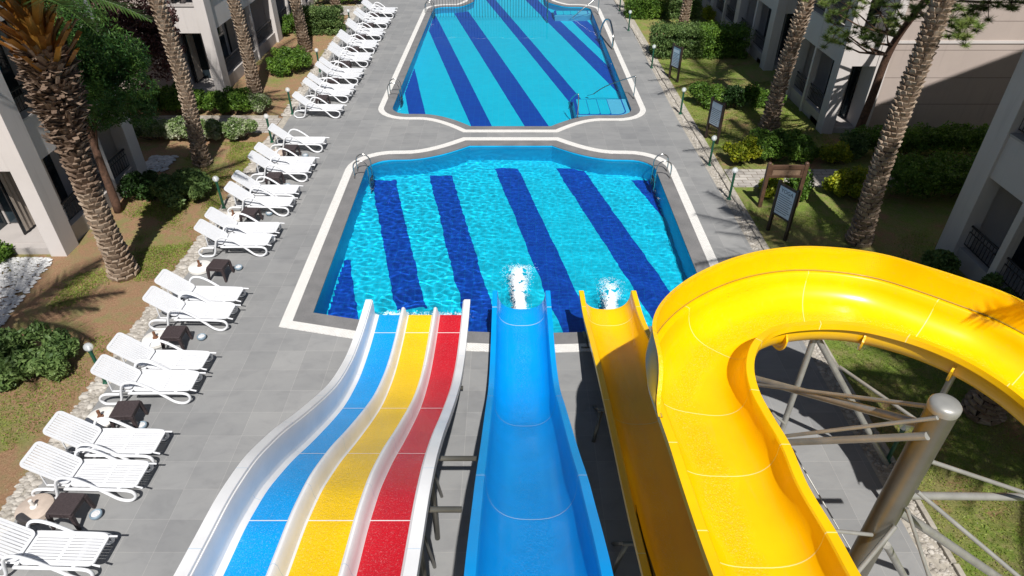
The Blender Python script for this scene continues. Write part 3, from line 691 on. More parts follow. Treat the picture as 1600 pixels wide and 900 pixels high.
straight_slide('yellow_slide', 1.56, 2.86, yel_tab, 12.15, .5, .52, ['gel_yellow', 'gel_yellow_shade'], 'narrow straight yellow slide beside the blue one, half in shade', [11.55, 8.1, 4.9], [(10.9, 0), (8.6, 1), (5.6, 0)], 'seam_light', wob=lambda y: .012*(12-y))
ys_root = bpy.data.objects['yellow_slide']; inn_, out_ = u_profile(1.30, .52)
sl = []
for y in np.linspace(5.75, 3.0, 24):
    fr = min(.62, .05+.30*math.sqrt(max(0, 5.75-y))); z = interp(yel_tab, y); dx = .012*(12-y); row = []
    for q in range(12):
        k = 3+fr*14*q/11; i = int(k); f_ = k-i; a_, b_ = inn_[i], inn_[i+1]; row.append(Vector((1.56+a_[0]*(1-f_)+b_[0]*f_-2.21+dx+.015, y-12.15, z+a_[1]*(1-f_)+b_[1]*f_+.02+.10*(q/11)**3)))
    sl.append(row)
loft(sl, [0]*12, 'shaded_sleeve', ['sleeve_shade'], ys_root, closed=False)  # added skin on the left wall, painted dark for the shade there
# multi lane slide
ml_tab = [(12.0, .50), (11.0, .52), (10.0, .64), (9.3, .84), (8.7, 1.08), (8.07, 1.42), (7.4, 1.82), (6.9, 2.13), (6.3, 2.52), (5.81, 2.80), (5.4, 3.01), (5.05, 3.14), (4.6, 3.27), (4.0, 3.37), (3.4, 3.48), (2.0, 3.9), (0, 4.8)]
root = empty('racing_slide', (-2.1, 12.0, 0), 'white three lane racing slide with blue, yellow and red runs', 'water slide')
OX, OY = -2.1, 12.0
X = [(-3.30, -.12), (-3.30, 0), (-3.165, 0), (-3.16, -.012), (-3.155, -.20), (-3.15, -.34), (-3.12, -.42), (-3.06, -.446), (-3.03, -.45),
     (-2.58, -.45), (-2.56, -.445), (-2.535, -.40), (-2.52, -.30), (-2.505, -.24), (-2.48, -.22), (-2.45, -.22), (-2.425, -.25), (-2.405, -.36), (-2.38, -.43), (-2.35, -.45),
     (-1.84, -.45), (-1.82, -.445), (-1.795, -.40), (-1.78, -.30), (-1.765, -.24), (-1.74, -.22), (-1.715, -.22), (-1.69, -.25), (-1.67, -.36), (-1.645, -.43), (-1.63, -.45),
     (-1.15, -.45), (-1.13, -.445), (-1.10, -.41), (-1.08, -.32), (-1.07, -.02), (-1.055, 0), (-.92, 0), (-.92, -.12)]
mm = [0]*(len(X)-1)
for k in range(len(X)-1):
    a_, b_ = X[k][0], X[k+1][0]
    if (a_, b_) == (-3.03, -2.58): mm[k] = 1
    if (a_, b_) == (-2.35, -1.84): mm[k] = 2
    if (a_, b_) == (-1.63, -1.15): mm[k] = 3
Xo = [(x+(.02 if x < -2.1 else -.02), min(y_-.035, -.03) if k not in (0, len(X)-1) else y_) for k, (x, y_) in enumerate(X)]
Xo = [(x, (-.5 if y_ > -.5 and 3 < k < len(X)-4 else y_)) for k, (x, y_) in enumerate(Xo)]
def msec(y, pr, lift=0, short=False):
    z = interp(ml_tab, y); dz = (interp(ml_tab, y+.05)-interp(ml_tab, y-.05))/.1; nn = Vector((0, -dz, 1)).normalized()
    return [Vector((px_-OX, y-OY, z))+nn*(py_+lift) for px_, py_ in pr]
ys = np.linspace(12.0, .2, 110)
lanes = {1: ('lane_blue', 'blue'), 2: ('lane_yellow', 'yellow'), 3: ('lane_red', 'red')}
prof = X+Xo[::-1]; secs = [msec(y, prof) for y in ys]
mi = [0]*len(prof)
body = loft(secs, mi, 'slide_shell', ['gel_white'], root, ulist=[0]*len(prof), auto=30)
ends = {1: (-3.045, -2.565), 2: (-2.365, -1.825), 3: (-1.645, -1.135)}
for k_, (a_, b_) in ends.items():
    pr = [(a_+(b_-a_)*q/8, -.4455) for q in range(9)]; s2 = [msec(y, pr, .0) for y in ys]
    lo_ = loft(s2, [0]*9, 'lane', [lanes[k_][0]], root, closed=False); lo_['label'] = lanes[k_][1]+' sliding lane'
    for y in (11.35, 8.6, 6.55, 4.75, 3.0):
        s2 = [msec(y-.008, [(a_, -.445), (b_, -.445)], .004), msec(y+.008, [(a_, -.445), (b_, -.445)], .004)]; loft(s2, [0, 0], 'joint_seam', ['gel_white'], lo_, closed=False)
for y in (9.9, 8.0, 6.6, 5.15, 3.9):
    for rng in ((0, 9), (9, 20), (20, 31), (31, 39)):
        s2 = [msec(y-.004, X[rng[0]:rng[1]], .002), msec(y+.004, X[rng[0]:rng[1]], .002)]; loft(s2, [0]*20, 'joint_seam', ['seam_white'], body, closed=False)
for y, ext in ((9.5, 1.15), (6.25, 1.62), (4.95, 1.5), (3.9, 1.22)):
    z = interp(ml_tab, y)-.6
    mb = MB(); mb.tube([(-1.2, y-OY, z), (ext, y-OY, z)], .038, 10); mb.build('crossbeam', 'galvanised', root, smooth=True)
    for sx in (-1., .92):
        mb = MB(); mb.tube([(sx, y-OY, z), (sx, y-OY, 0)], .045, 10); mb.build('leg', 'galvanised', root, smooth=True)
        mb = MB(); mb.tube([(sx, y-OY, z), (sx, y-OY+.8, 0)], .03, 8); mb.build('brace', 'galvanised', root, smooth=True)
# curved flume
ST = [(1124, 900, 1337, 900, 4.2, 4.2, 0), (1098, 830, 1300, 833, 4.12, 4.12, 0), (1072, 754, 1255, 758, 4.05, 4.05, 0), (1052, 692, 1228, 695, 4.0, 4.0, 0), (1032, 635, 1200, 648, 3.93, 3.93, .05),
      (1019, 588, 1180, 610, 3.88, 3.88, .32), (1021, 540, 1172, 574, 3.8, 3.85, .40), (1050, 498, 1178, 543, 3.7, 3.82, .42), (1098, 463, 1195, 522, 3.62, 3.8, .42), (1161, 437, 1222, 510, 3.58, 3.78, .42), (1229, 425, 1260, 505, 3.55, 3.75, .42),
      (1296, 426, 1304, 504, 3.52, 3.7, .42), (1364, 436, 1350, 508, 3.5, 3.66, .42), (1431, 456, 1395, 518, 3.5, 3.62, .42), (1499, 480, 1445, 533, 3.48, 3.6, .43), (1549, 499, 1500, 556, 3.46, 3.58, .43), (1602, 526, 1550, 584, 3.45, 3.55, .43), (1660, 562, 1600, 620, 3.42, 3.52, .43), (1722, 612, 1650, 668, 3.4, 3.5, .43), (1775, 680, 1690, 730, 3.35, 3.45, .43)]
Lp = [at(s[0], s[1], s[4]) for s in ST]; Rp = [at(s[2], s[3], s[5]) for s in ST]; Gd = [s[6] for s in ST]
d0 = Lp[0]-Lp[1]; d1 = Rp[0]-Rp[1]
for k in range(3): Lp.insert(0, Lp[0]+Vector((d0.x*.9, d0.y*1.1, .12))); Rp.insert(0, Rp[0]+Vector((d0.x*.9, d0.y*1.1, .12))); Gd.insert(0, 0)
SUB = 6
Lc = catmull(Lp, SUB); Rc = catmull(Rp, SUB); Gc = [v.x for v in catmull([Vector((g_, 0, 0)) for g_ in Gd], SUB)]
croot = empty('curved_slide', (3.6, 6.5, 0), 'large glossy yellow flume sweeping round a bend on the right', 'water slide'); CO = Vector((3.6, 6.5, 0))
nP = 22; secs = []
def cprof(w_, depth=.47, lift=0):
    inner, outer = u_profile(w_, depth, .095, nP, 2.9); return inner, outer
insecs = []
for i in range(len(Lc)):
    L_, R_ = Lc[i], Rc[i]; a_ = max(0, i-1); b_ = min(len(Lc)-1, i+1)
    tan = ((Lc[b_]+Rc[b_])-(Lc[a_]+Rc[a_])).normalized(); u_ = (R_-L_); w_ = u_.length; u_.normalize(); up = u_.cross(tan); up = -up if up.z < 0 else up; up.normalize()
    inner, outer = cprof(w_+.10); f = lambda pr, lift=0: [L_-CO+u_*(px_-.05)+up*(py_+lift) for px_, py_ in pr]
    secs.append(f(inner+outer[::-1])); insecs.append((L_, u_, up, w_, inner))
npf = len(inner)
cb = loft(secs, [0]*(npf-1)+[1]*(npf+1), 'channel', ['gel_yellow', 'gel_yellow'], croot, ulist=[p[0]/1.3 for p in inner+outer[::-1]])
# guard wall on the outer side
gsecs = []
for i in range(len(Lc)):
    if Gc[i] < .01: continue
    L_, u_, up, w_, _ = insecs[i]; g_ = Gc[i]; base = L_-CO-u_*.03; out = Vector((-u_.x, -u_.y, 0)).normalized()
    lean_ = interp([(0, -.55), (7.2*SUB, -.55), (8.0*SUB, -.35), (9*SUB, -.05), (10*SUB, .04), (30*SUB, .08)], i); tp = Vector((0, 0, g_))+out*(lean_*g_)
    P = [base, base+tp*.5+out*.015, base+tp, base+tp+out*.05, base+tp+out*.05-Vector((0, 0, .05)), base+tp*.5+out*.045, base+out*.04]
    gsecs.append([p.copy() for p in P])
mbb = MB(); mbb.tube([g_[0]+Vector((0, 0, .012)) for g_ in gsecs], .013, 6); mbb.build('crease_dark_bead', 'gel_yellow_shade', croot, smooth=True)  # dark bead added to draw the dark gap line along the crease
gw = loft(gsecs, [0]*3+[1]*4, 'guard_panel', ['gel_yellow', 'gel_yellow_shade'], croot, closed=False, auto=60)
for st in (2, 4, 6, 8.6, 11.5, 14.5, 17.5):
    i = int((st+3-1)*SUB); i = min(i, len(Lc)-2)
    out2 = []
    for q in (0, 1):
        L_, u_, up, w_, inn = insecs[i]; tan = ((Lc[i+1]+Rc[i+1])-(Lc[i]+Rc[i])).normalized()
        out2.append([L_-CO+tan*(q*.012)+u_*(px_-.05)+up*(py_+.003) for px_, py_ in inn])
    loft(out2, [0]*npf, 'joint_seam', ['seam_light'], cb, closed=False)
# outside flange hoops under the flume
for st in (9.4, 12.2, 15.0):
    i = int((st+3)*SUB); i = min(i, len(Lc)-2); L_, u_, up, w_, inn = insecs[i]; tan = ((Lc[i+1]+Rc[i+1])-(Lc[i]+Rc[i])).normalized(); inner, outer = cprof(w_+.1); A = []
    for q, ll in ((0, 0), (.03, 0), (.03, .09), (0, .09)):
        cc_ = w_/2+.05; A.append([L_-CO+tan*q+u_*(cc_+(px_-cc_)*(1+ll)-.05)+up*(py_-ll) for px_, py_ in outer[4:-4]])
    loft([list(x) for x in zip(*A)], [0]*4, 'flange_hoop', ['gel_yellow'], croot, closed=True, smooth=False)
# ------------------------------------------------------------------ steel support tower
tw = empty('support_tower', (3.92, 4.2, 0), 'galvanised steel column with many tubular arms holding the curved flume', 'steel tower'); TO = Vector((3.92, 4.2, 0))
mb = MB(); mb.lathe([(.13, 0), (.13, 5.12), (.127, 5.17)], 32); mb.build('column', 'galvanised', tw, smooth=True, auto=40)
mb = MB(); mb.lathe([(.133, 5.10), (.137, 5.13), (.135, 5.17), (.115, 5.195), (.05, 5.205)], 32); mb.build('column_cap', 'pale_steel', tw, smooth=True, auto=50)
mb = MB(); mb.lathe([(.32, 0), (.32, .025)], 24); mb.build('base_plate', 'galvanised', tw)
def arm(a_, b_, r_, name='arm'):
    mb = MB(); mb.tube([Vector(a_)-TO, Vector(b_)-TO], r_*.86, 12); mb.build(name, 'pale_steel', tw, smooth=True, auto=50)
colx = lambda z: Vector((3.92, 4.2, z))
cz = lambda py: next(z for z in np.arange(5.2, 0, -.01) if (lambda dz, zc: CY-F*(4.2*sT+dz*cT)/zc)(z-H, 4.2*cT-(z-H)*sT) >= py)
za = cz(668); arm(colx(za)+Vector((-.1, -.1, 0)), at(1215, 692, 3.55), .045)
arm(colx(cz(640))+Vector((-.1, -.1, 0)), at(1222, 682, 3.75), .024)
arm(colx(cz(678))+Vector((0, .12, 0)), at(1180, 592, 3.35), .055)
arm(colx(cz(650))+Vector((0, .12, 0)), at(1182, 601, 3.35), .028)
apex = at(1272, 528, 3.2)
arm(apex, (apex.x, apex.y, 0), .055, 'post'); arm(apex+Vector((.05, 0, 0)), (6.75, 7.75, 0), .055, 'post')
arm(at(1312, 573, 2.75), at(1455, 672, 2.9), .028); arm(at(1490, 585, 3.0), (at(1490, 585, 3.0).x, at(1490, 585, 3.0).y, 0), .05, 'post')
arm(colx(cz(722))+Vector((.1, .05, 0)), at(1640, 783, 3.6), .026)
arm(colx(cz(780))+Vector((.1, .05, 0)), at(1640, 777, 3.3), .05)
arm(colx(cz(755))+Vector((.1, -.1, 0)), at(1600, 908, 3.2), .026)
arm(colx(cz(800))+Vector((.08, .1, 0)), at(1580, 916, 1.6), .06)
arm(colx(cz(775))+Vector((.05, -.14, 0)), at(1455, 912, 3.0), .022)
arm(colx(cz(822))+Vector((-.12, -.1, 0)), at(1290, 828, 3.6), .024)
arm(colx(cz(800))+Vector((.02, -.16, 0)), at(1330, 905, 3.0), .03, 'stiffener'); arm(colx(cz(838))+Vector((.1, -.1, 0)), at(1418, 910, 1.4), .05)
arm(at(1210, 655, 2.9), at(1345, 885, 1.8), .012, 'tie_rod'); arm(at(1207, 645, 2.9), at(1226, 662, 2.7), .02, 'turnbuckle')
# ------------------------------------------------------------------ foam
def foam(pts, label, seed, n):
    rnd = random.Random(seed); mb = MB()
    for _ in range(n):
        t_ = rnd.random()**.8; k = t_*(len(pts)-1); i = min(int(k), len(pts)-2); f_ = k-i
        x = pts[i][0]*(1-f_)+pts[i+1][0]*f_; y = pts[i][1]*(1-f_)+pts[i+1][1]*f_; w_ = pts[i][2]*(1-f_)+pts[i+1][2]*f_; d = pts[i][3]*(1-f_)+pts[i+1][3]*f_
        if rnd.random() > d: continue
        q = rnd.gauss(0, .42); x += q*w_; y += rnd.gauss(0, .06); z = WZ+.008+max(0, (1-abs(q)*1.3))*.045*d*rnd.random()
        if nz(x*7, y*5, seed)+.5*nz(x*17, y*13, seed) < -.5+(1-d)*.3: continue
        s_ = rnd.uniform(.004, .010)*(1+2.2*d*max(0, 1-abs(q)*1.6)*rnd.random())
        mb.add([(x, y, z+s_*.7), (x+s_, y+s_*.2, z), (x-s_*.2, y+s_, z), (x-s_, y-s_*.1, z), (x+s_*.1, y-s_, z)], [(0, 1, 2), (0, 2, 3), (0, 3, 4), (0, 4, 1)])
    tag(mb.build('foam', 'foam', smooth=True), label, 'foam', kind='stuff')
foam([(.24, 12.05, .18, 1), (.23, 12.5, .17, .95), (.21, 13.0, .19, .8), (.2, 13.5, .26, .55), (.2, 13.9, .32, .3), (.25, 14.2, .40, .12)], 'white churning foam where the blue slide enters the pool', 3, 26000)
foam([(2.34, 12.05, .14, .9), (2.38, 12.4, .15, .8), (2.44, 12.8, .22, .5), (2.48, 13.2, .3, .28), (2.48, 13.6, .36, .1)], 'white churning foam where the straight yellow slide enters the pool', 4, 16000)
foam([(-3.0, 12.12, .3, .3), (-2.8, 12.15, .25, .7), (-2.2, 12.1, .3, .5), (-1.4, 12.12, .3, .5), (-1.1, 12.1, .2, .3)], 'thin line of foam at the foot of the three lane slide', 5, 4200)
# ------------------------------------------------------------------ foliage
def leaf_cloud(samples, size, mat, name, parent, seed, aspect=.5, upbias=.3, jitter=.5):
    """samples: Nx3 leaf centres (numpy), one bent quad (2 tris) per leaf"""
    rg = np.random.default_rng(seed); n = len(samples)
    nrm = rg.normal(size=(n, 3)); nrm[:, 2] += upbias*2; nrm /= np.linalg.norm(nrm, axis=1)[:, None]
    t_ = rg.normal(size=(n, 3)); t_ -= nrm*(t_*nrm).sum(1)[:, None]; t_ /= np.linalg.norm(t_, axis=1)[:, None]; b_ = np.cross(nrm, t_)
    s_ = size*rg.uniform(1-jitter, 1+jitter, size=(n, 1))
    v0 = samples-t_*s_; v2 = samples+t_*s_; v1 = samples+b_*s_*aspect+nrm*s_*.15; v3 = samples-b_*s_*aspect+nrm*s_*.15
    V = np.stack([v0, v1, v2, v3], 1).reshape(-1, 3)
    me = bpy.data.meshes.new(name); me.vertices.add(4*n); me.vertices.foreach_set('co', V.ravel()); me.loops.add(4*n); me.loops.foreach_set('vertex_index', np.arange(4*n, dtype=np.int32))
    me.polygons.add(n); me.polygons.foreach_set('loop_start', np.arange(0, 4*n, 4, dtype=np.int32)); me.polygons.foreach_set('loop_total', np.full(n, 4, dtype=np.int32))
    me.materials.append(M[mat]); me.update(calc_edges=True); o = bpy.data.objects.new(name, me); link(o, parent); return o
def clumps(rg, centres, radii, per, flat=1.):
    out = []
    for c_, r_ in zip(centres, radii):
        d = rg.normal(size=(per, 3)); d /= np.linalg.norm(d, axis=1)[:, None]; q = r_*rg.uniform(.35, 1.05, size=(per, 1))**.6; d[:, 2] *= flat; out.append(np.array(c_)+d*q)
    return np.concatenate(out)
def bush(x, y, rx, ry, h, mat, label, seed, n=3600, leaf=.042, cat='shrub', group=None, box=False, name='shrub'):
    rg = np.random.default_rng(seed); rt = empty(name, (x, y, -.03), label, cat, group)
    nc = max(10, int(26*rx*ry/.6)) if not box else max(14, int(20*rx*ry*4))
    nc = max(2, int(rx*2/.24))*max(2, int(ry*2/.26))*(3 if h > 1 else 2) if box else min(nc, 90); C = []; Rr = []
    if box: n = int(n*1.8)
    for _ in range(nc):
        if box:
            gx = max(2, int(rx*2/.24)); gy = max(2, int(ry*2/.26)); q_ = _ % (gx*gy); lay = _//(gx*gy)
            px_ = -rx+(q_ % gx+.5+rg.uniform(-.35, .35))*2*rx/gx; py_ = -ry+(q_//gx+.5+rg.uniform(-.35, .35))*2*ry/gy; pz = h*(.84-.34*lay)+rg.uniform(-.06, .07)
        else:
            a_ = rg.uniform(0, 6.28); q = rg.random()**.5; px_, py_ = math.cos(a_)*q*(rx-.1), math.sin(a_)*q*(ry-.1); pz = h*(.25+.6*rg.random()*math.sqrt(max(.1, 1-q*q*.8)))
        C.append((px_, py_, pz)); Rr.append(rg.uniform(.14, .27)*min(1.2, .6+h*.5))
    S = clumps(rg, C, Rr, int(1.5*max(30, n//nc))); S = S[S[:, 2] > .02]; leaf_cloud(S, leaf, mat, 'foliage', rt, seed)
    mb = MB(); rnd = random.Random(seed)
    for _ in range(10): k = rnd.randrange(len(C)); mb.tube([(C[k][0]*.35, C[k][1]*.35, 0), (C[k][0]*.7, C[k][1]*.7, C[k][2]*.5), C[k]], [.018, .013, .006], 5)
    mb.build('stems', 'stem', rt); return rt
# left side
HL = 'garden hedges and shrubs'
bush(-9.95, 17.75, .95, .8, .95, 'leaf_mid', 'round grey green shrub on the left lawn behind the near loungers', 11, 9000, .05)
bush(-11.2, 18.0, .55, .6, .8, 'leaf_dark', 'small dark shrub between the conifer trunk and the round lawn shrub', 12, 3500)
bush(-10.15, 10.35, 1.05, .75, .8, 'leaf_mid', 'spreading green shrub beside the near left garden lamp', 13, 10000, .05)
bush(-11.75, 10.1, .65, .8, .8, 'leaf_mid', 'green shrub cut off by the left edge of the photo', 14, 5000, .05)
bush(-13.25, 14.4, .3, .3, .6, 'leaf_green', 'bright green plant in front of the near left terrace', 15, 1200)
bush(-9.95, 29.9, .95, .95, 1.1, 'leaf_green', 'dark green shrub on the red soil behind the far loungers', 16, 8000)
bush(-13.1, 24.85, 1.2, .4, .8, 'leaf_green', 'left stretch of leafy hedge behind the left path', 17, 7000, box=True, cat='hedge', name='hedge')
bush(-10.9, 24.85, .75, .4, .75, 'leaf_green', 'middle stretch of leafy hedge behind the left path', 18, 4500, box=True, cat='hedge', name='hedge')
bush(-9.75, 24.85, .55, .42, .8, 'leaf_pale', 'pale flowering bush at the pool end of the hedge behind the left path', 19, 4200)
bush(-12.6, 22.3, 1.0, .35, .6, 'leaf_pale', 'left stretch of variegated low hedge before the left path', 20, 5000, box=True, cat='hedge', name='hedge')
bush(-10.95, 22.3, .6, .35, .6, 'leaf_pale', 'middle stretch of variegated low hedge before the left path', 21, 3200, box=True, cat='hedge', name='hedge')
bush(-9.7, 22.3, .75, .4, .75, 'leaf_pale', 'fuller variegated bush by the lamp before the left path', 22, 5000)
bush(-13.3, 25.9, .6, .4, .9, 'leaf_green', 'green bush against the plain wall of the left far building', 23, 3500)
bush(-10.0, 36.3, 1.1, .6, 1.3, 'leaf_mid', 'tall grey green hedge block behind the far loungers', 24, 8000, box=True, cat='hedge', name='hedge')
bush(-11.6, 36.2, .5, .9, 1.0, 'leaf_green', 'light green bush beside the far left terrace', 25, 4500)
bush(-10.3, 42.8, 1.3, .5, .9, 'leaf_green', 'flowering hedge beyond the far left path at the top edge', 26, 5500, box=True, cat='hedge', name='hedge')
bush(-12.4, 42.8, .7, .5, .9, 'leaf_pale', 'pale flowering bush beyond the far left path at the top edge', 27, 3000)
# right side
bush(7.7, 20.4, .72, .55, .85, 'leaf_yellow', 'yellow green bush beside the second right lamp', 31, 5000)
bush(8.9, 20.55, .75, .5, .85, 'leaf_green', 'green hedge block before the right path', 32, 4500, box=True, cat='hedge', name='hedge')
bush(9.95, 20.6, .6, .5, .8, 'leaf_green', 'thin green bush at the foot of the leaning right palm', 33, 3200)
bush(10.8, 20.3, .48, .42, .75, 'leaf_yellow', 'small yellow bush left of the brownish shrub', 34, 2300)
bush(11.5, 20.7, .55, .45, .9, 'leaf_mid', 'twiggy brownish green shrub beside the large right palm', 35, 3000)
bush(7.95, 18.0, .5, .42, .9, 'leaf_yellow', 'bright yellow bush behind the wooden frame sign', 36, 4800)
bush(8.8, 17.95, .48, .42, .9, 'leaf_green', 'green bush behind the wooden frame sign', 37, 2600)
bush(10.35, 18.0, .9, .6, .95, 'leaf_yellow', 'dense yellow green round bush left of the large right palm', 38, 7000)
bush(14.0, 20.9, 2.4, .45, .9, 'leaf_green', 'long clipped hedge in shade below the plain wall', 39, 9000, box=True, cat='hedge', name='hedge')
bush(13.3, 18.1, 1.9, .75, 1.0, 'leaf_green', 'clipped hedge block in deep shade beside the right path', 40, 9000, box=True, cat='hedge', name='hedge')
bush(7.65, 25.6, .8, .55, .95, 'leaf_green', 'small green bush beside the third right lamp', 41, 3500)
bush(8.75, 25.4, .6, .5, .95, 'leaf_dark', 'dark bush behind the second information board', 42, 3200)
bush(9.95, 25.5, .85, .55, .95, 'leaf_green', 'green bush left of the leaning right palm', 43, 4200)
bush(7.85, 32.3, 1.1, .7, 1.4, 'leaf_mid', 'left block of the long clipped hedge on the right lawn', 44, 7500, box=True, cat='hedge', name='hedge')
bush(10.0, 32.3, 1.15, .7, 1.35, 'leaf_green', 'right block of the long clipped hedge on the right lawn', 45, 7500, box=True, cat='hedge', name='hedge')
bush(7.5, 39.6, .95, .6, 1.2, 'leaf_green', 'left block of the far hedge at the top edge on the right', 46, 5200, box=True, cat='hedge', name='hedge')
bush(9.6, 39.6, 1.0, .6, 1.2, 'leaf_mid', 'right block of the far hedge at the top edge on the right', 47, 5200, box=True, cat='hedge', name='hedge')
bush(11.0, 38.5, .35, .35, .9, 'leaf_yellow', 'small yellow bush by the far right building', 48, 1500)
bush(10.75, 13.7, .4, .35, .7, 'leaf_mid', 'pale leafy plant at the pillar of the right near building', 49, 2200, .06)
bush(11.5, 12.6, .35, .5, .7, 'leaf_mid', 'pale leafy plant below the railing of the right near building', 50, 2200, .06)
# grass blades
def grass(regions, n, seed, label):
    rg = np.random.default_rng(seed); P = []
    while len(P) < n:
        x0, x1, y0, y1 = regions[rg.integers(len(regions))]; x = rg.uniform(x0, x1); y = rg.uniform(y0, y1)
        v_ = .65*(nz(x*.42, y*.42, 0)*.5+.5)+.35*(nz(x*3.2, y*3.2, 0)*.5+.5)
        if nz(x*1.1, y*1.1, 2.5)+nz(x*.4, y*.4, 5.5)+rg.normal()*.12 < .05: continue
        P.append((x, y, -.01))
    o = leaf_cloud(np.array(P), .022, 'grass_blades', 'grass', None, seed, .3, -.1, .5); tag(o, label, 'grass', kind='stuff')
grass([(-11.5, -8.62, 4, 22), (-11, -8.62, 12, 22)], 34000, 60, 'patchy short green grass of the left lawn')
grass([(7.0, 11.5, 3, 17.2), (7, 11.5, 20.8, 31)], 45000, 61, 'patchy short green grass of the right lawn')
# ------------------------------------------------------------------ palms
def frond_mesh(seed, L=2.4, mat='frond'):
    rnd = random.Random(seed); mb = MB(); pts = []; 
    for k in range(13): t_ = k/12; pts.append(Vector((L*t_*math.cos(.1), 0, .75*t_-1.35*t_*t_)))
    mb.tube(pts, [.028*(1-.8*k/12)+.004 for k in range(13)], 5, mi=0)
    for k in range(34):
        t_ = .12+.86*k/33; i = min(int(t_*12), 11); p = pts[i].lerp(pts[i+1], t_*12-i); tl = .52*math.sin(math.pi*min(1, t_*.85+.13))+.1
        for s_ in (-1, 1):
            d = Vector((.55, s_*.8, .25-.5*rnd.random())).normalized(); e = p+d*tl+Vector((0, 0, -tl*.25)); q = Vector((.028, 0, .01))
            mb.add([p-q, p+q, e], [(0, 1, 2)], 0)
    return mb
def palm(x, y, h, r0, label, seed, lean=(0, 0), shag=None, crown=True, scale_pitch=.125, name='palm_tree', fs=1., nf=17):
    rnd = random.Random(seed); rt = empty(name, (x, y, -.03), label, 'palm tree')
    ax = lambda z: Vector((lean[0]*z/h+.06*math.sin(z*.9+seed), lean[1]*z/h+.05*math.cos(z*.7+seed), z))
    rad = lambda z: r0*(1.25*math.exp(-z*2.2)*.35+1-.12*z/h)
    mb = MB(); zs = np.linspace(0, h, 24); mb.tube([ax(z) for z in zs], [rad(z)*.93 for z in zs], 14); core = mb.build('trunk', 'palm_core', rt, smooth=True)
    mb = MB(); z = .03; row = 0
    while z < h:
        R_ = rad(z); n = 10; sh = shag(z) if shag else 0
        for k in range(n):
            A = 2*math.pi*(k+.5*(row % 2))/n+rnd.uniform(-.08, .08); c_ = ax(z+rnd.uniform(-.02, .02)); o_ = Vector((math.cos(A), math.sin(A), 0)); t_ = Vector((-math.sin(A), math.cos(A), 0)); wd = math.pi*R_/n*1.12
            up = scale_pitch*1.35*(1+sh*rnd.uniform(.3, 1.2)); outw = .055+.035*rnd.random()+sh*rnd.uniform(.03, .22)
            b0 = c_+o_*R_*.9-Vector((0, 0, scale_pitch*.5)); top = c_+o_*(R_*.95+outw)+Vector((0, 0, up*.55)); 
            V = [b0-t_*wd, b0+t_*wd, c_+o_*(R_+.012)+t_*wd*1.02, c_+o_*(R_+.012)-t_*wd*1.02, top+t_*wd*.62, top-t_*wd*.62, c_+o_*R_*.9+t_*wd*.7+Vector((0, 0, up*.5)), c_+o_*R_*.9-t_*wd*.7+Vector((0, 0, up*.5))]
            mb.add(V, [(0, 1, 2, 3), (3, 2, 4, 5), (5, 4, 6, 7), (2, 1, 6, 4), (0, 3, 5, 7)], 1 if shag and shag(1) == 0 and z+rnd.uniform(-.3, .3) > 2.3 else 0)
        z += scale_pitch*(.9+.2*rnd.random()); row += 1
    mb.build('bark_scales', ['palm_scale', 'palm_fibre'], core)
    if crown:
        fm = [frond_mesh(seed+q) for q in range(3)]; base = []
        top = ax(h)
        for q in range(nf):
            if q < 3: o = fm[q].build('frond', 'frond', rt); base.append(o)
            else: o = base[q % 3].copy(); link(o, rt)
            o.location = top+Vector((0, 0, .05)); el = R(rnd.uniform(8 if fs > 1.2 else -18, 62)); o.rotation_euler = Matrix.Rotation(2.4*q+rnd.uniform(-.2, .2), 4, 'Z').to_euler(); o.rotation_euler = (0, -el, 2.4*q+rnd.uniform(-.2, .2)); o.scale = (fs*rnd.uniform(.85, 1.1),)*3
    return rt, ax, rad
pl, ax_, rad_ = palm(-9.83, 13.75, 5.3, .225, 'thick shaggy palm at the left with torn bark and orange cut fronds', 2, lean=(.15, .1), shag=lambda z: max(0, min(1.6, (z-1.9)*.36)), crown=False)
# shaggy head of old leaf bases, orange stalks
rnd = random.Random(8); mb = MB(); mo = MB()
for q in range(800):
    z = 3.5+rnd.random()**.8*2.1; A = rnd.uniform(0, 6.283); c_ = ax_(min(z, 5.3)); c_.z = z; rr = .20+.15*max(0, min(1, (z-3.7)/.8)); o_ = Vector((math.cos(A), math.sin(A), 0)); t_ = Vector((-math.sin(A), math.cos(A), 0))
    L_ = rnd.uniform(.14, .32); w_ = rnd.uniform(.03, .06); p = c_+o_*rr; e = p+o_*L_*rnd.uniform(.5, 1)+Vector((0, 0, L_*rnd.uniform(-.4, .9)))+t_*rnd.uniform(-.08, .08)
    mb.add([p-t_*w_*1.4-Vector((0, 0, .03)), p+t_*w_*1.4-Vector((0, 0, .03)), e+t_*w_, e-t_*w_, p-Vector((0, 0, .09))], [(0, 1, 2, 3), (4, 3, 2), (4, 0, 3), (4, 2, 1)])
mb.build('leaf_bases', 'palm_fibre', pl)
for q in range(64):
    A = 2.4*q; z = 4.95+.016*q; c_ = ax_(5.3); c_.z = z; o_ = Vector((math.cos(A), math.sin(A), 0)); t_ = Vector((-math.sin(A), math.cos(A), 0)); L_ = rnd.uniform(.5, 1.05); up_ = .45+.02*q
    P = [c_+o_*.14, c_+o_*.32+Vector((0, 0, up_*.45)), c_+o_*(.3+L_*.5)+Vector((0, 0, up_*.45+L_*.5))]; ws = [.12, .085, .06 if q % 3 else .12]
    V = []
    for p, w_ in zip(P, ws): V += [p-t_*w_, p+t_*w_, p+o_*.03-Vector((0, 0, .03))]
    mo.add(V, [(0, 1, 4, 3), (3, 4, 7, 6), (1, 2, 5, 4), (4, 5, 8, 7), (2, 0, 3, 5), (5, 3, 6, 8)])
mo.build('leaf_stalks', 'frond_dry', pl)
fb = [frond_mesh(100+q).build('frond', 'frond', pl) for q in range(2)]
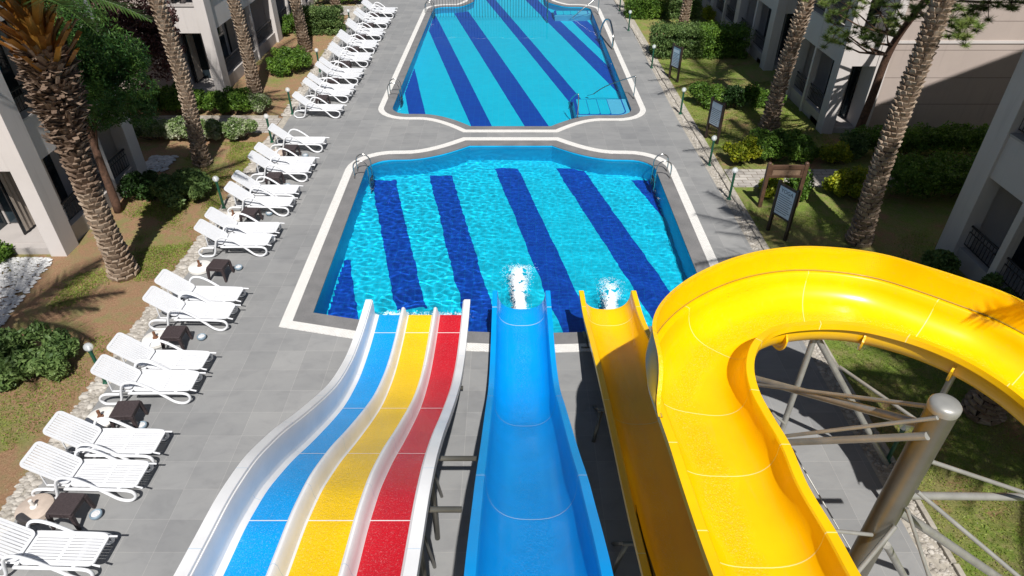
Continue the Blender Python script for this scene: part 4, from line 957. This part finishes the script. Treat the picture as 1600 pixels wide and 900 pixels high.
for q in range(13):
    o = fb[q] if q < 2 else fb[q % 2].copy()
    if q >= 2: link(o, pl)
    c_ = ax_(5.3); c_.z = 6.4; o.location = c_; o.rotation_euler = (0, -R(rnd.uniform(5, 60)), 2.4*q)
palm(-10.2, 20.2, 7.4, .19, 'tall slender palm standing on the left lawn near the path', 5, lean=(-.1, .3))
palm(-10.65, 27.0, 7.2, .20, 'palm behind the hedge in front of the left far building', 6, lean=(-.1, .2))
palm(-10.1, 32.9, 7.0, .215, 'palm at the red soil bed among the far left shrubs', 7, lean=(-.05, .1))
palm(-10.2, 40.6, 7.0, .2, 'slim far palm at the top edge near the far left path', 8)
palm(9.45, 15.35, 7.6, .215, 'large leaning palm with bright diamond scars on the right lawn', 9, lean=(.25, .5), fs=1.35, nf=14)
palm(9.55, 23.2, 7.4, .21, 'palm standing before the right middle building behind the second board', 10, lean=(.35, .1), shag=lambda z: .25, fs=1.35, nf=13)
palm(9.08, 36.0, 7.2, .2, 'far palm between the two clipped hedges on the right', 11)
palm(-10.9, 6.6, 7.2, .28, 'palm outside the left edge whose crown shades the near left lawn', 13)
palm(10.0, 2.0, 7.4, .24, 'palm outside the right edge shading the lawn behind the steel column', 14, fs=1.25, nf=24)
palm(9.9, 4.3, 7.4, .22, 'palm just outside the right edge dappling the curved flume', 15, fs=1.05, nf=20)
palm(9.2, 8.95, 7.6, .23, 'palm whose brown foot shows below the curved yellow flume', 12, fs=1.4, nf=20)
# ------------------------------------------------------------------ trees
def tree(name, label, base, trunk, crown_c, crown_r, n_cl, cl_r, leafs, leaf, mat, seed, bark_='pine_bark', aspect=.25, flat=.8, tr=.1, name2='crown'):
    rg = np.random.default_rng(seed); rt = empty(name, base, label, 'tree'); b = Vector(base)
    T = [Vector(p)-b for p in trunk]; mb = MB(); P = catmull(T, 5); mb.tube(P, [tr*(1-.65*k/len(P)) for k in range(len(P))], 10)
    C = []; top = T[-1]
    for _ in range(n_cl):
        d = rg.normal(size=3); d /= np.linalg.norm(d); q = rg.random()**.4; c_ = np.array(crown_c)-np.array(base)+d*q*np.array(crown_r); C.append(c_)
    for c_ in C[::2]:
        k = min(len(P)-1, int(len(P)*(.35+.6*rg.random()))); mid = (P[k]+Vector(c_))/2+Vector((0, 0, .1)); mb.tube([P[k], mid, Vector(c_)], [.03, .018, .006], 5)
    mb.build('trunk', bark_, rt, smooth=True)
    S = clumps(rg, C, rg.uniform(.7, 1.25, n_cl)*cl_r, leafs//n_cl, flat); leaf_cloud(S, leaf, mat, name2, rt, seed, aspect, .2); return rt
tree('conifer_tree', 'dark green conifer with thin trunk beside the shaggy palm', (-11.5, 17.0, -.03), [(-11.5, 17.0, -.03), (-11.55, 17.15, 2.2), (-11.5, 17.5, 5.5)], (-10.95, 17.3, 4.0), (1.25, 1.15, 1.75), 90, .43, 38000, .055, 'leaf_pine', 71, tr=.13)
tree('plum_tree', 'purple leaved tree in front of the plain pinkish wall', (-14.6, 23.6, -.03), [(-14.6, 23.6, -.03), (-14.6, 23.7, 1.5), (-14.5, 24.2, 4.0)], (-13.6, 24.6, 3.4), (1.7, 1.0, 2.2), 90, .42, 22000, .055, 'leaf_purple', 72, 'bark_grey', .5, tr=.09)
# long needled pine at the right: separate needle tufts on limbs
pn = empty('pine_tree', (12.25, 22.1, -.03), 'long needled pine with dark leaning trunk before the right middle building', 'tree'); PB = Vector((12.25, 22.1, -.03))
mb = MB(); TP = [Vector((12.25, 22.1, -.03)), Vector((12.3, 22.0, 1.6)), Vector((12.25, 21.7, 3.4)), Vector((12.6, 21.2, 5.2)), Vector((12.9, 20.8, 7.5))]
PP = catmull([p-PB for p in TP], 6); mb.tube(PP, [.15*(1-.5*k/len(PP)) for k in range(len(PP))], 10)
tufts = [(1303, 38, 4.2, .5), (1325, 60, 4.0, .45), (1300, 62, 4.0, .4), (1285, 8, 4.6, .45), (1352, 68, 4.0, .5), (1345, 45, 4.4, .45), (1375, 20, 4.8, .5), (1385, 45, 4.4, .45), (1330, 12, 4.8, .5), (1400, 10, 5.2, .5), (1360, 5, 5, .5), (1488, 30, 5.6, .42), (1500, 55, 5.4, .4), (1475, 8, 5.8, .45), (1520, 15, 5.8, .4), (1545, 5, 6, .4), (1510, 42, 5.6, .35), (1580, 4, 6, .35), (1450, 5, 5.8, .4), (1425, 25, 5.2, .4)]
rg = np.random.default_rng(5); S = []
V = []; Fn = []
for (px_, py_, z, r_) in tufts:
    c_ = at(px_, py_, z)-PB; k = min(len(PP)-1, int(len(PP)*min(.98, max(.45, (z-1.2)/6.5)))); a_ = PP[k]; mb.tube([a_, (a_+c_)/2+Vector((0, 0, -.15)), c_], [.045, .028, .01], 6)
    for q in range(9):
        cc = c_+Vector(rg.normal(size=3)*r_*.45); mb.tube([c_, cc], [.01, .005], 4)
        for j in range(120):
            d = Vector(rg.normal(size=3)); d.normalize(); d.z = d.z*.8+.2; L_ = rg.uniform(.12, .22); t_ = d.orthogonal().normalized()*.0065; b0 = len(V); V += [cc-t_, cc+t_, cc+d*L_]; Fn.append((b0, b0+1, b0+2))
mb.build('trunk', 'pine_bark', pn, smooth=True)
m2 = MB(); m2.add(V, Fn); m2.build('needles', 'leaf_needle', pn)
# ------------------------------------------------------------------ signs
def info_board(p0, p1, h, label, title, name='information_board'):
    p0 = Vector(p0); p1 = Vector(p1); c_ = (p0+p1)/2; d = (p1-p0); L_ = d.length; rz = math.atan2(d.y, d.x); rt = empty(name, (c_.x, c_.y, -.03), label, 'information board', rz=rz)
    hl = L_/2
    for s_ in (-1, 1):
        mb = MB(); mb.box(s_*hl-.04, s_*hl+.04, -.04, .04, 0, h); mb.build('post', 'wood_dark', rt, bevel=.006)
    mb = MB(); z0, z1 = h*.36, h*.96
    mb.box(-hl+.04, hl-.04, -.03, .03, z1-.05, z1); mb.box(-hl+.04, hl-.04, -.03, .03, z0, z0+.05); mb.build('frame', 'wood_dark', rt)
    mb = MB(); mb.box(-hl+.042, hl-.042, -.014, .014, z0+.05, z1-.05); pa = mb.build('panel', 'board_white', rt)
    mb = MB(); rnd = random.Random(len(label)); W = 2*hl-.12
    yb = -.0165
    zz = z1-.30
    while zz > z0+.10:
        mb.box(-W/2+.02, -W/2+.02+(W-.04)*rnd.uniform(.75, 1.), yb-.001, yb, zz, zz+.016); zz -= .062
    mb.build('text_lines', 'board_ink', pa)
    if title:
        cu = bpy.data.curves.new('title', 'FONT'); cu.body = title; cu.size = .15; cu.extrude = .001; cu.align_x = 'CENTER'
        tmp = bpy.data.objects.new('tmp', cu); col.objects.link(tmp); me = bpy.data.meshes.new_from_object(tmp); bpy.data.objects.remove(tmp); me.materials.clear(); me.materials.append(M['board_ink']); o = bpy.data.objects.new('title', me); link(o, pa); o.location = (0, -.018, z1-.22); o.rotation_euler = (R(90), 0, 0)
    return rt
info_board((7.22, 15.95), (7.50, 15.38), 1.55, 'dark wooden board with pale blue notice nearest to the curved flume', 'YOGA')
info_board((7.02, 22.4), (7.28, 21.85), 1.5, 'dark wooden board with pale notice beside the low bushes', None)
info_board((6.98, 28.95), (7.22, 28.4), 1.5, 'dark wooden board with pale notice in front of the long clipped hedge', None)
fs = empty('wooden_frame_sign', (7.92, 17.3, -.03), 'brown wooden frame of two posts with a small slatted header panel', 'sign')
for s_ in (-1, 1):
    mb = MB(); mb.box(s_*.53-.055, s_*.53+.055, -.055, .055, 0, 1.38); mb.lathe([(.06, 1.38), (.06, 1.41), (.03, 1.44)], 12, (s_*.53, 0, 0)); mb.build('post', 'wood_brown', fs, bevel=.008)
for z0, z1 in ((1.22, 1.34), (.96, 1.04)):
    mb = MB(); mb.box(-.475, .475, -.04, .04, z0, z1); mb.build('rail', 'wood_brown', fs, bevel=.006)
mb = MB(); mb.box(-.40, .40, -.02, .02, 1.045, 1.215); mb.build('header_panel', 'wood_pale', fs)
mb = MB(); [mb.box(s_*.44-.035, s_*.44+.035, -.035, .035, 1.04, 1.22) for s_ in (-1, 1)]; mb.build('spacer_blocks', 'wood_brown', fs)
# ------------------------------------------------------------------ buildings
def railing(parent, a_, b_, z0, h=.85, name='railing', n=None):
    a_ = Vector(a_); b_ = Vector(b_); L_ = (b_-a_).length; mb = MB(); d = (b_-a_)/L_; n = n or int(L_/.12)
    up = Vector((0, 0, 1)); a3 = Vector((a_.x, a_.y, z0)); b3 = Vector((b_.x, b_.y, z0))
    mb.tube([a3+up*h, b3+up*h], .028, 6); mb.tube([a3+up*.1, b3+up*.1], .014, 5); mb.tube([a3+up*(h-.16), b3+up*(h-.16)], .012, 5)
    for k in range(n+1):
        p = a3+(b3-a3)*k/n; mb.tube([p+up*.1, p+up*(h-.16)], .008, 4)
        if k < n: q = a3+(b3-a3)*(k+.5)/n+up*(h-.08); mb.tube([q+up*.06, q-up*.06], .008, 4)
    mb.build(name, 'dark_iron', parent)
def building(xf, s_, y0, y1, label, cols, front, floors=3, fh=3.15, depth=9, name='hotel_block', top=2.41, wallm='stucco', gable=0, plinth_h=.45, roof_eave=.0):
    """pool-side face at x=xf, body towards s_ (-1 left, +1 right); cols = list of (ya, yb, proud)"""
    o0 = Vector((xf, y0, 0)); rt = empty(name, o0, label, 'building'); X = lambda d: s_*d
    rec = 1.5; Ht = floors*fh+.6; Y1 = y1-y0
    mb = MB(); mb.box(X(rec), X(depth), (.5 if front else 0)+.9, Y1, -.1, Ht); mb.build('wall', 'stucco_dark' if False else wallm, rt)
    for k in range(floors+1):
        z0 = -.05 if k == 0 else (k-1)*fh+top; z1 = plinth_h if k == 0 else min(Ht, k*fh+.28)
        xa = .12 if k == 0 else .07
        mb = MB(); mb.box(X(xa), X(.32), .05, Y1-.02, z0, z1); mb.build('plinth' if k == 0 else 'spandrel', 'plinth_stucco' if k == 0 else wallm, rt)
        mb = MB(); mb.box(X(.32), X(rec+.05), .35, Y1-.05, z0+(.02 if k else 0), (.18 if k == 0 else k*fh+.02)); mb.build('floor_slab', 'plinth_stucco', rt)
        if k: mb = MB(); mb.box(X(.04), X(.38), .02, Y1, z1, z1+.05); mb.build('sill', 'plinth_stucco', rt)
    for (ya, yb, pr) in cols:
        mb = MB(); mb.box(X(-pr), X(.42 if pr >= 0 else .3), ya-y0, yb-y0, -.05, Ht+.05 if pr >= 0 else Ht-.4); mb.build('column', wallm, rt, bevel=.01)
        # cross wall behind each wide column
        if pr >= 0 and ya > y0+1: mb = MB(); mb.box(X(.42), X(rec+.1), ya-y0+.1, yb-y0-.1, 0, Ht); mb.build('party_wall', wallm, rt)
    # bays
    cs = sorted(cols)
    for i in range(len(cs)-1):
        a_, b_ = cs[i][1]-y0, cs[i+1][0]-y0
        if b_-a_ < .4: continue
        for k in range(floors):
            railing(rt, (X(.2), a_, 0), (X(.2), b_, 0), k*fh+(plinth_h if k == 0 else .33), .62 if k == 0 else .6)
            wd = MB(); wd.box(X(rec-.03), X(rec-.06), a_+.12, b_-.12, k*fh+.2, k*fh+2.25); ww = wd.build('window', 'dark_iron', rt)
            pn_ = MB(); m_ = (a_+b_)/2; pn_.box(X(rec-.062), X(rec-.07), a_+.17, m_-.03, k*fh+.26, k*fh+2.19); pn_.box(X(rec-.062), X(rec-.07), m_+.03, b_-.17, k*fh+.26, k*fh+2.19); pn_.build('pane', 'window_glass', ww)
            cu_ = MB(); nf_ = 9; cw = (b_-a_)*.3; xs_ = [a_+.2+cw*q/nf_ for q in range(nf_+1)]
            if (i+k) % 2 == 0:
                cu_.add([(X(rec-.075-.02*(q % 2)), y_, zz_) for q, y_ in enumerate(xs_) for zz_ in (k*fh+.26, k*fh+2.15)], [(2*q, 2*q+2, 2*q+3, 2*q+1) for q in range(nf_)]); cu_.build('curtain', 'beige_door', ww)
    if front:
        (c0, c1, c2, wend, sy) = front    # corner column outer width, opening to c1, second pier to c2, wall to wend set back sy
        for k in range(1, floors+1):
            z0 = (k-1)*fh+top; z1 = min(Ht, k*fh+.25); mb = MB(); mb.box(X(c0-.02), X(c1+.02), .03, .28, z0, z1); mb.build('spandrel', wallm, rt)
            mb = MB(); mb.box(X(c0-.04), X(c1+.02), .0, .3, z1, z1+.05); mb.build('sill', 'plinth_stucco', rt)
            railing(rt, (X(c0), .12, 0), (X(c1), .12, 0), z1+.04, .6)
        mb = MB(); mb.box(X(c1), X(c2), -.005, .9, -.05, Ht); mb.build('pier', wallm, rt, bevel=.01)
        mb = MB(); mb.box(X(c0-.3), X(c1), .1, 1.4, -.05, .16); mb.build('entrance_step', 'plinth_stucco', rt)
        mb = MB(); mb.box(X(c1-.04), X(c1-.08), .95, 1.35, .16, 2.3); mb.box(X(c0+.1), X(c1-.1), 1.37, 1.395, .2, 2.2); d_ = mb.build('door', 'window_glass', rt)
        mb = MB(); mb.box(X(c0+.1), X(c0+.16), 1.34, 1.37, .2, 2.2); mb.box(X(c1-.16), X(c1-.1), 1.34, 1.37, .2, 2.2); mb.box(X((c0+c1)/2-.03), X((c0+c1)/2+.03), 1.34, 1.37, .2, 2.2); mb.build('door_frame', 'plinth_stucco', d_)
        mb = MB(); mb.box(X(c2), X(wend), sy, sy+.3, -.05, Ht); mb.build('side_wall', 'stucco_pink', rt)
        mb = MB(); mb.box(X(c2), X(wend), sy-.03, sy, fh*.98, fh*.98+.09); mb.build('string_course', wallm, rt)
    if gable:
        zt = Ht; W = depth; V = [(X(-.5), -.5, zt), (X(W+.5), -.5, zt), (X(W/2), -.5, zt+gable), (X(-.5), Y1+.4, zt), (X(W+.5), Y1+.4, zt), (X(W/2), Y1+.4, zt+gable)]
        mb = MB(); mb.add(V, [(0, 1, 2), (5, 4, 3), (0, 2, 5, 3), (1, 4, 5, 2), (0, 3, 4, 1)]); mb.build('roof', 'stucco_dark', rt)
    else:
        mb = MB(); mb.box(X(-.2), X(depth), -.2, Y1+.1, Ht, Ht+.25); mb.build('roof', 'plinth_stucco', rt)
    return rt
building(-11.72, -1, 14.6, 19.5, 'white hotel block at the near left with tall pillars and dark terraces', [(14.6, 15.2, 0), (17.6, 17.78, -.06), (18.95, 19.5, 0)], (.45, 2.4, 2.9, 9, .6))
building(-11.78, -1, 26.9, 50, 'white hotel block at the far left with pillared terraces beyond the path', [(26.9, 27.5, 0), (29.9, 30.05, -.06), (31.6, 31.75, -.06), (34.5, 35.2, 0), (37.2, 37.35, -.06), (39.6, 40.3, 0), (43, 43.15, -.06)], (.45, 1.65, 1.9, 12, .35))
building(11.38, 1, 3.0, 14.95, 'shaded hotel block at the near right with iron terrace railings', [(3.0, 3.6, 0), (6.5, 6.7, -.06), (9.2, 9.8, 0), (12.85, 13.05, -.06), (14.3, 14.95, 0)], None, gable=3.75, depth=16, fh=3.2)
building(11.28, 1, 22.75, 27.0, 'hotel block at the right middle with a tall plain pinkish side wall', [(22.75, 23.25, 0), (25.0, 25.15, -.06), (26.45, 27.0, 0)], (.42, 1.25, 1.65, 14, .35), depth=14, floors=4)
building(11.45, 1, 30.0, 50, 'hotel block at the far right with shaded pillars and windows', [(30.0, 30.6, 0), (32.6, 32.8, -.06), (34.9, 35.5, 0), (37.6, 37.8, -.06), (39.6, 40.2, 0), (43, 43.2, -.06)], (.42, 1.6, 2.0, 10, .5))
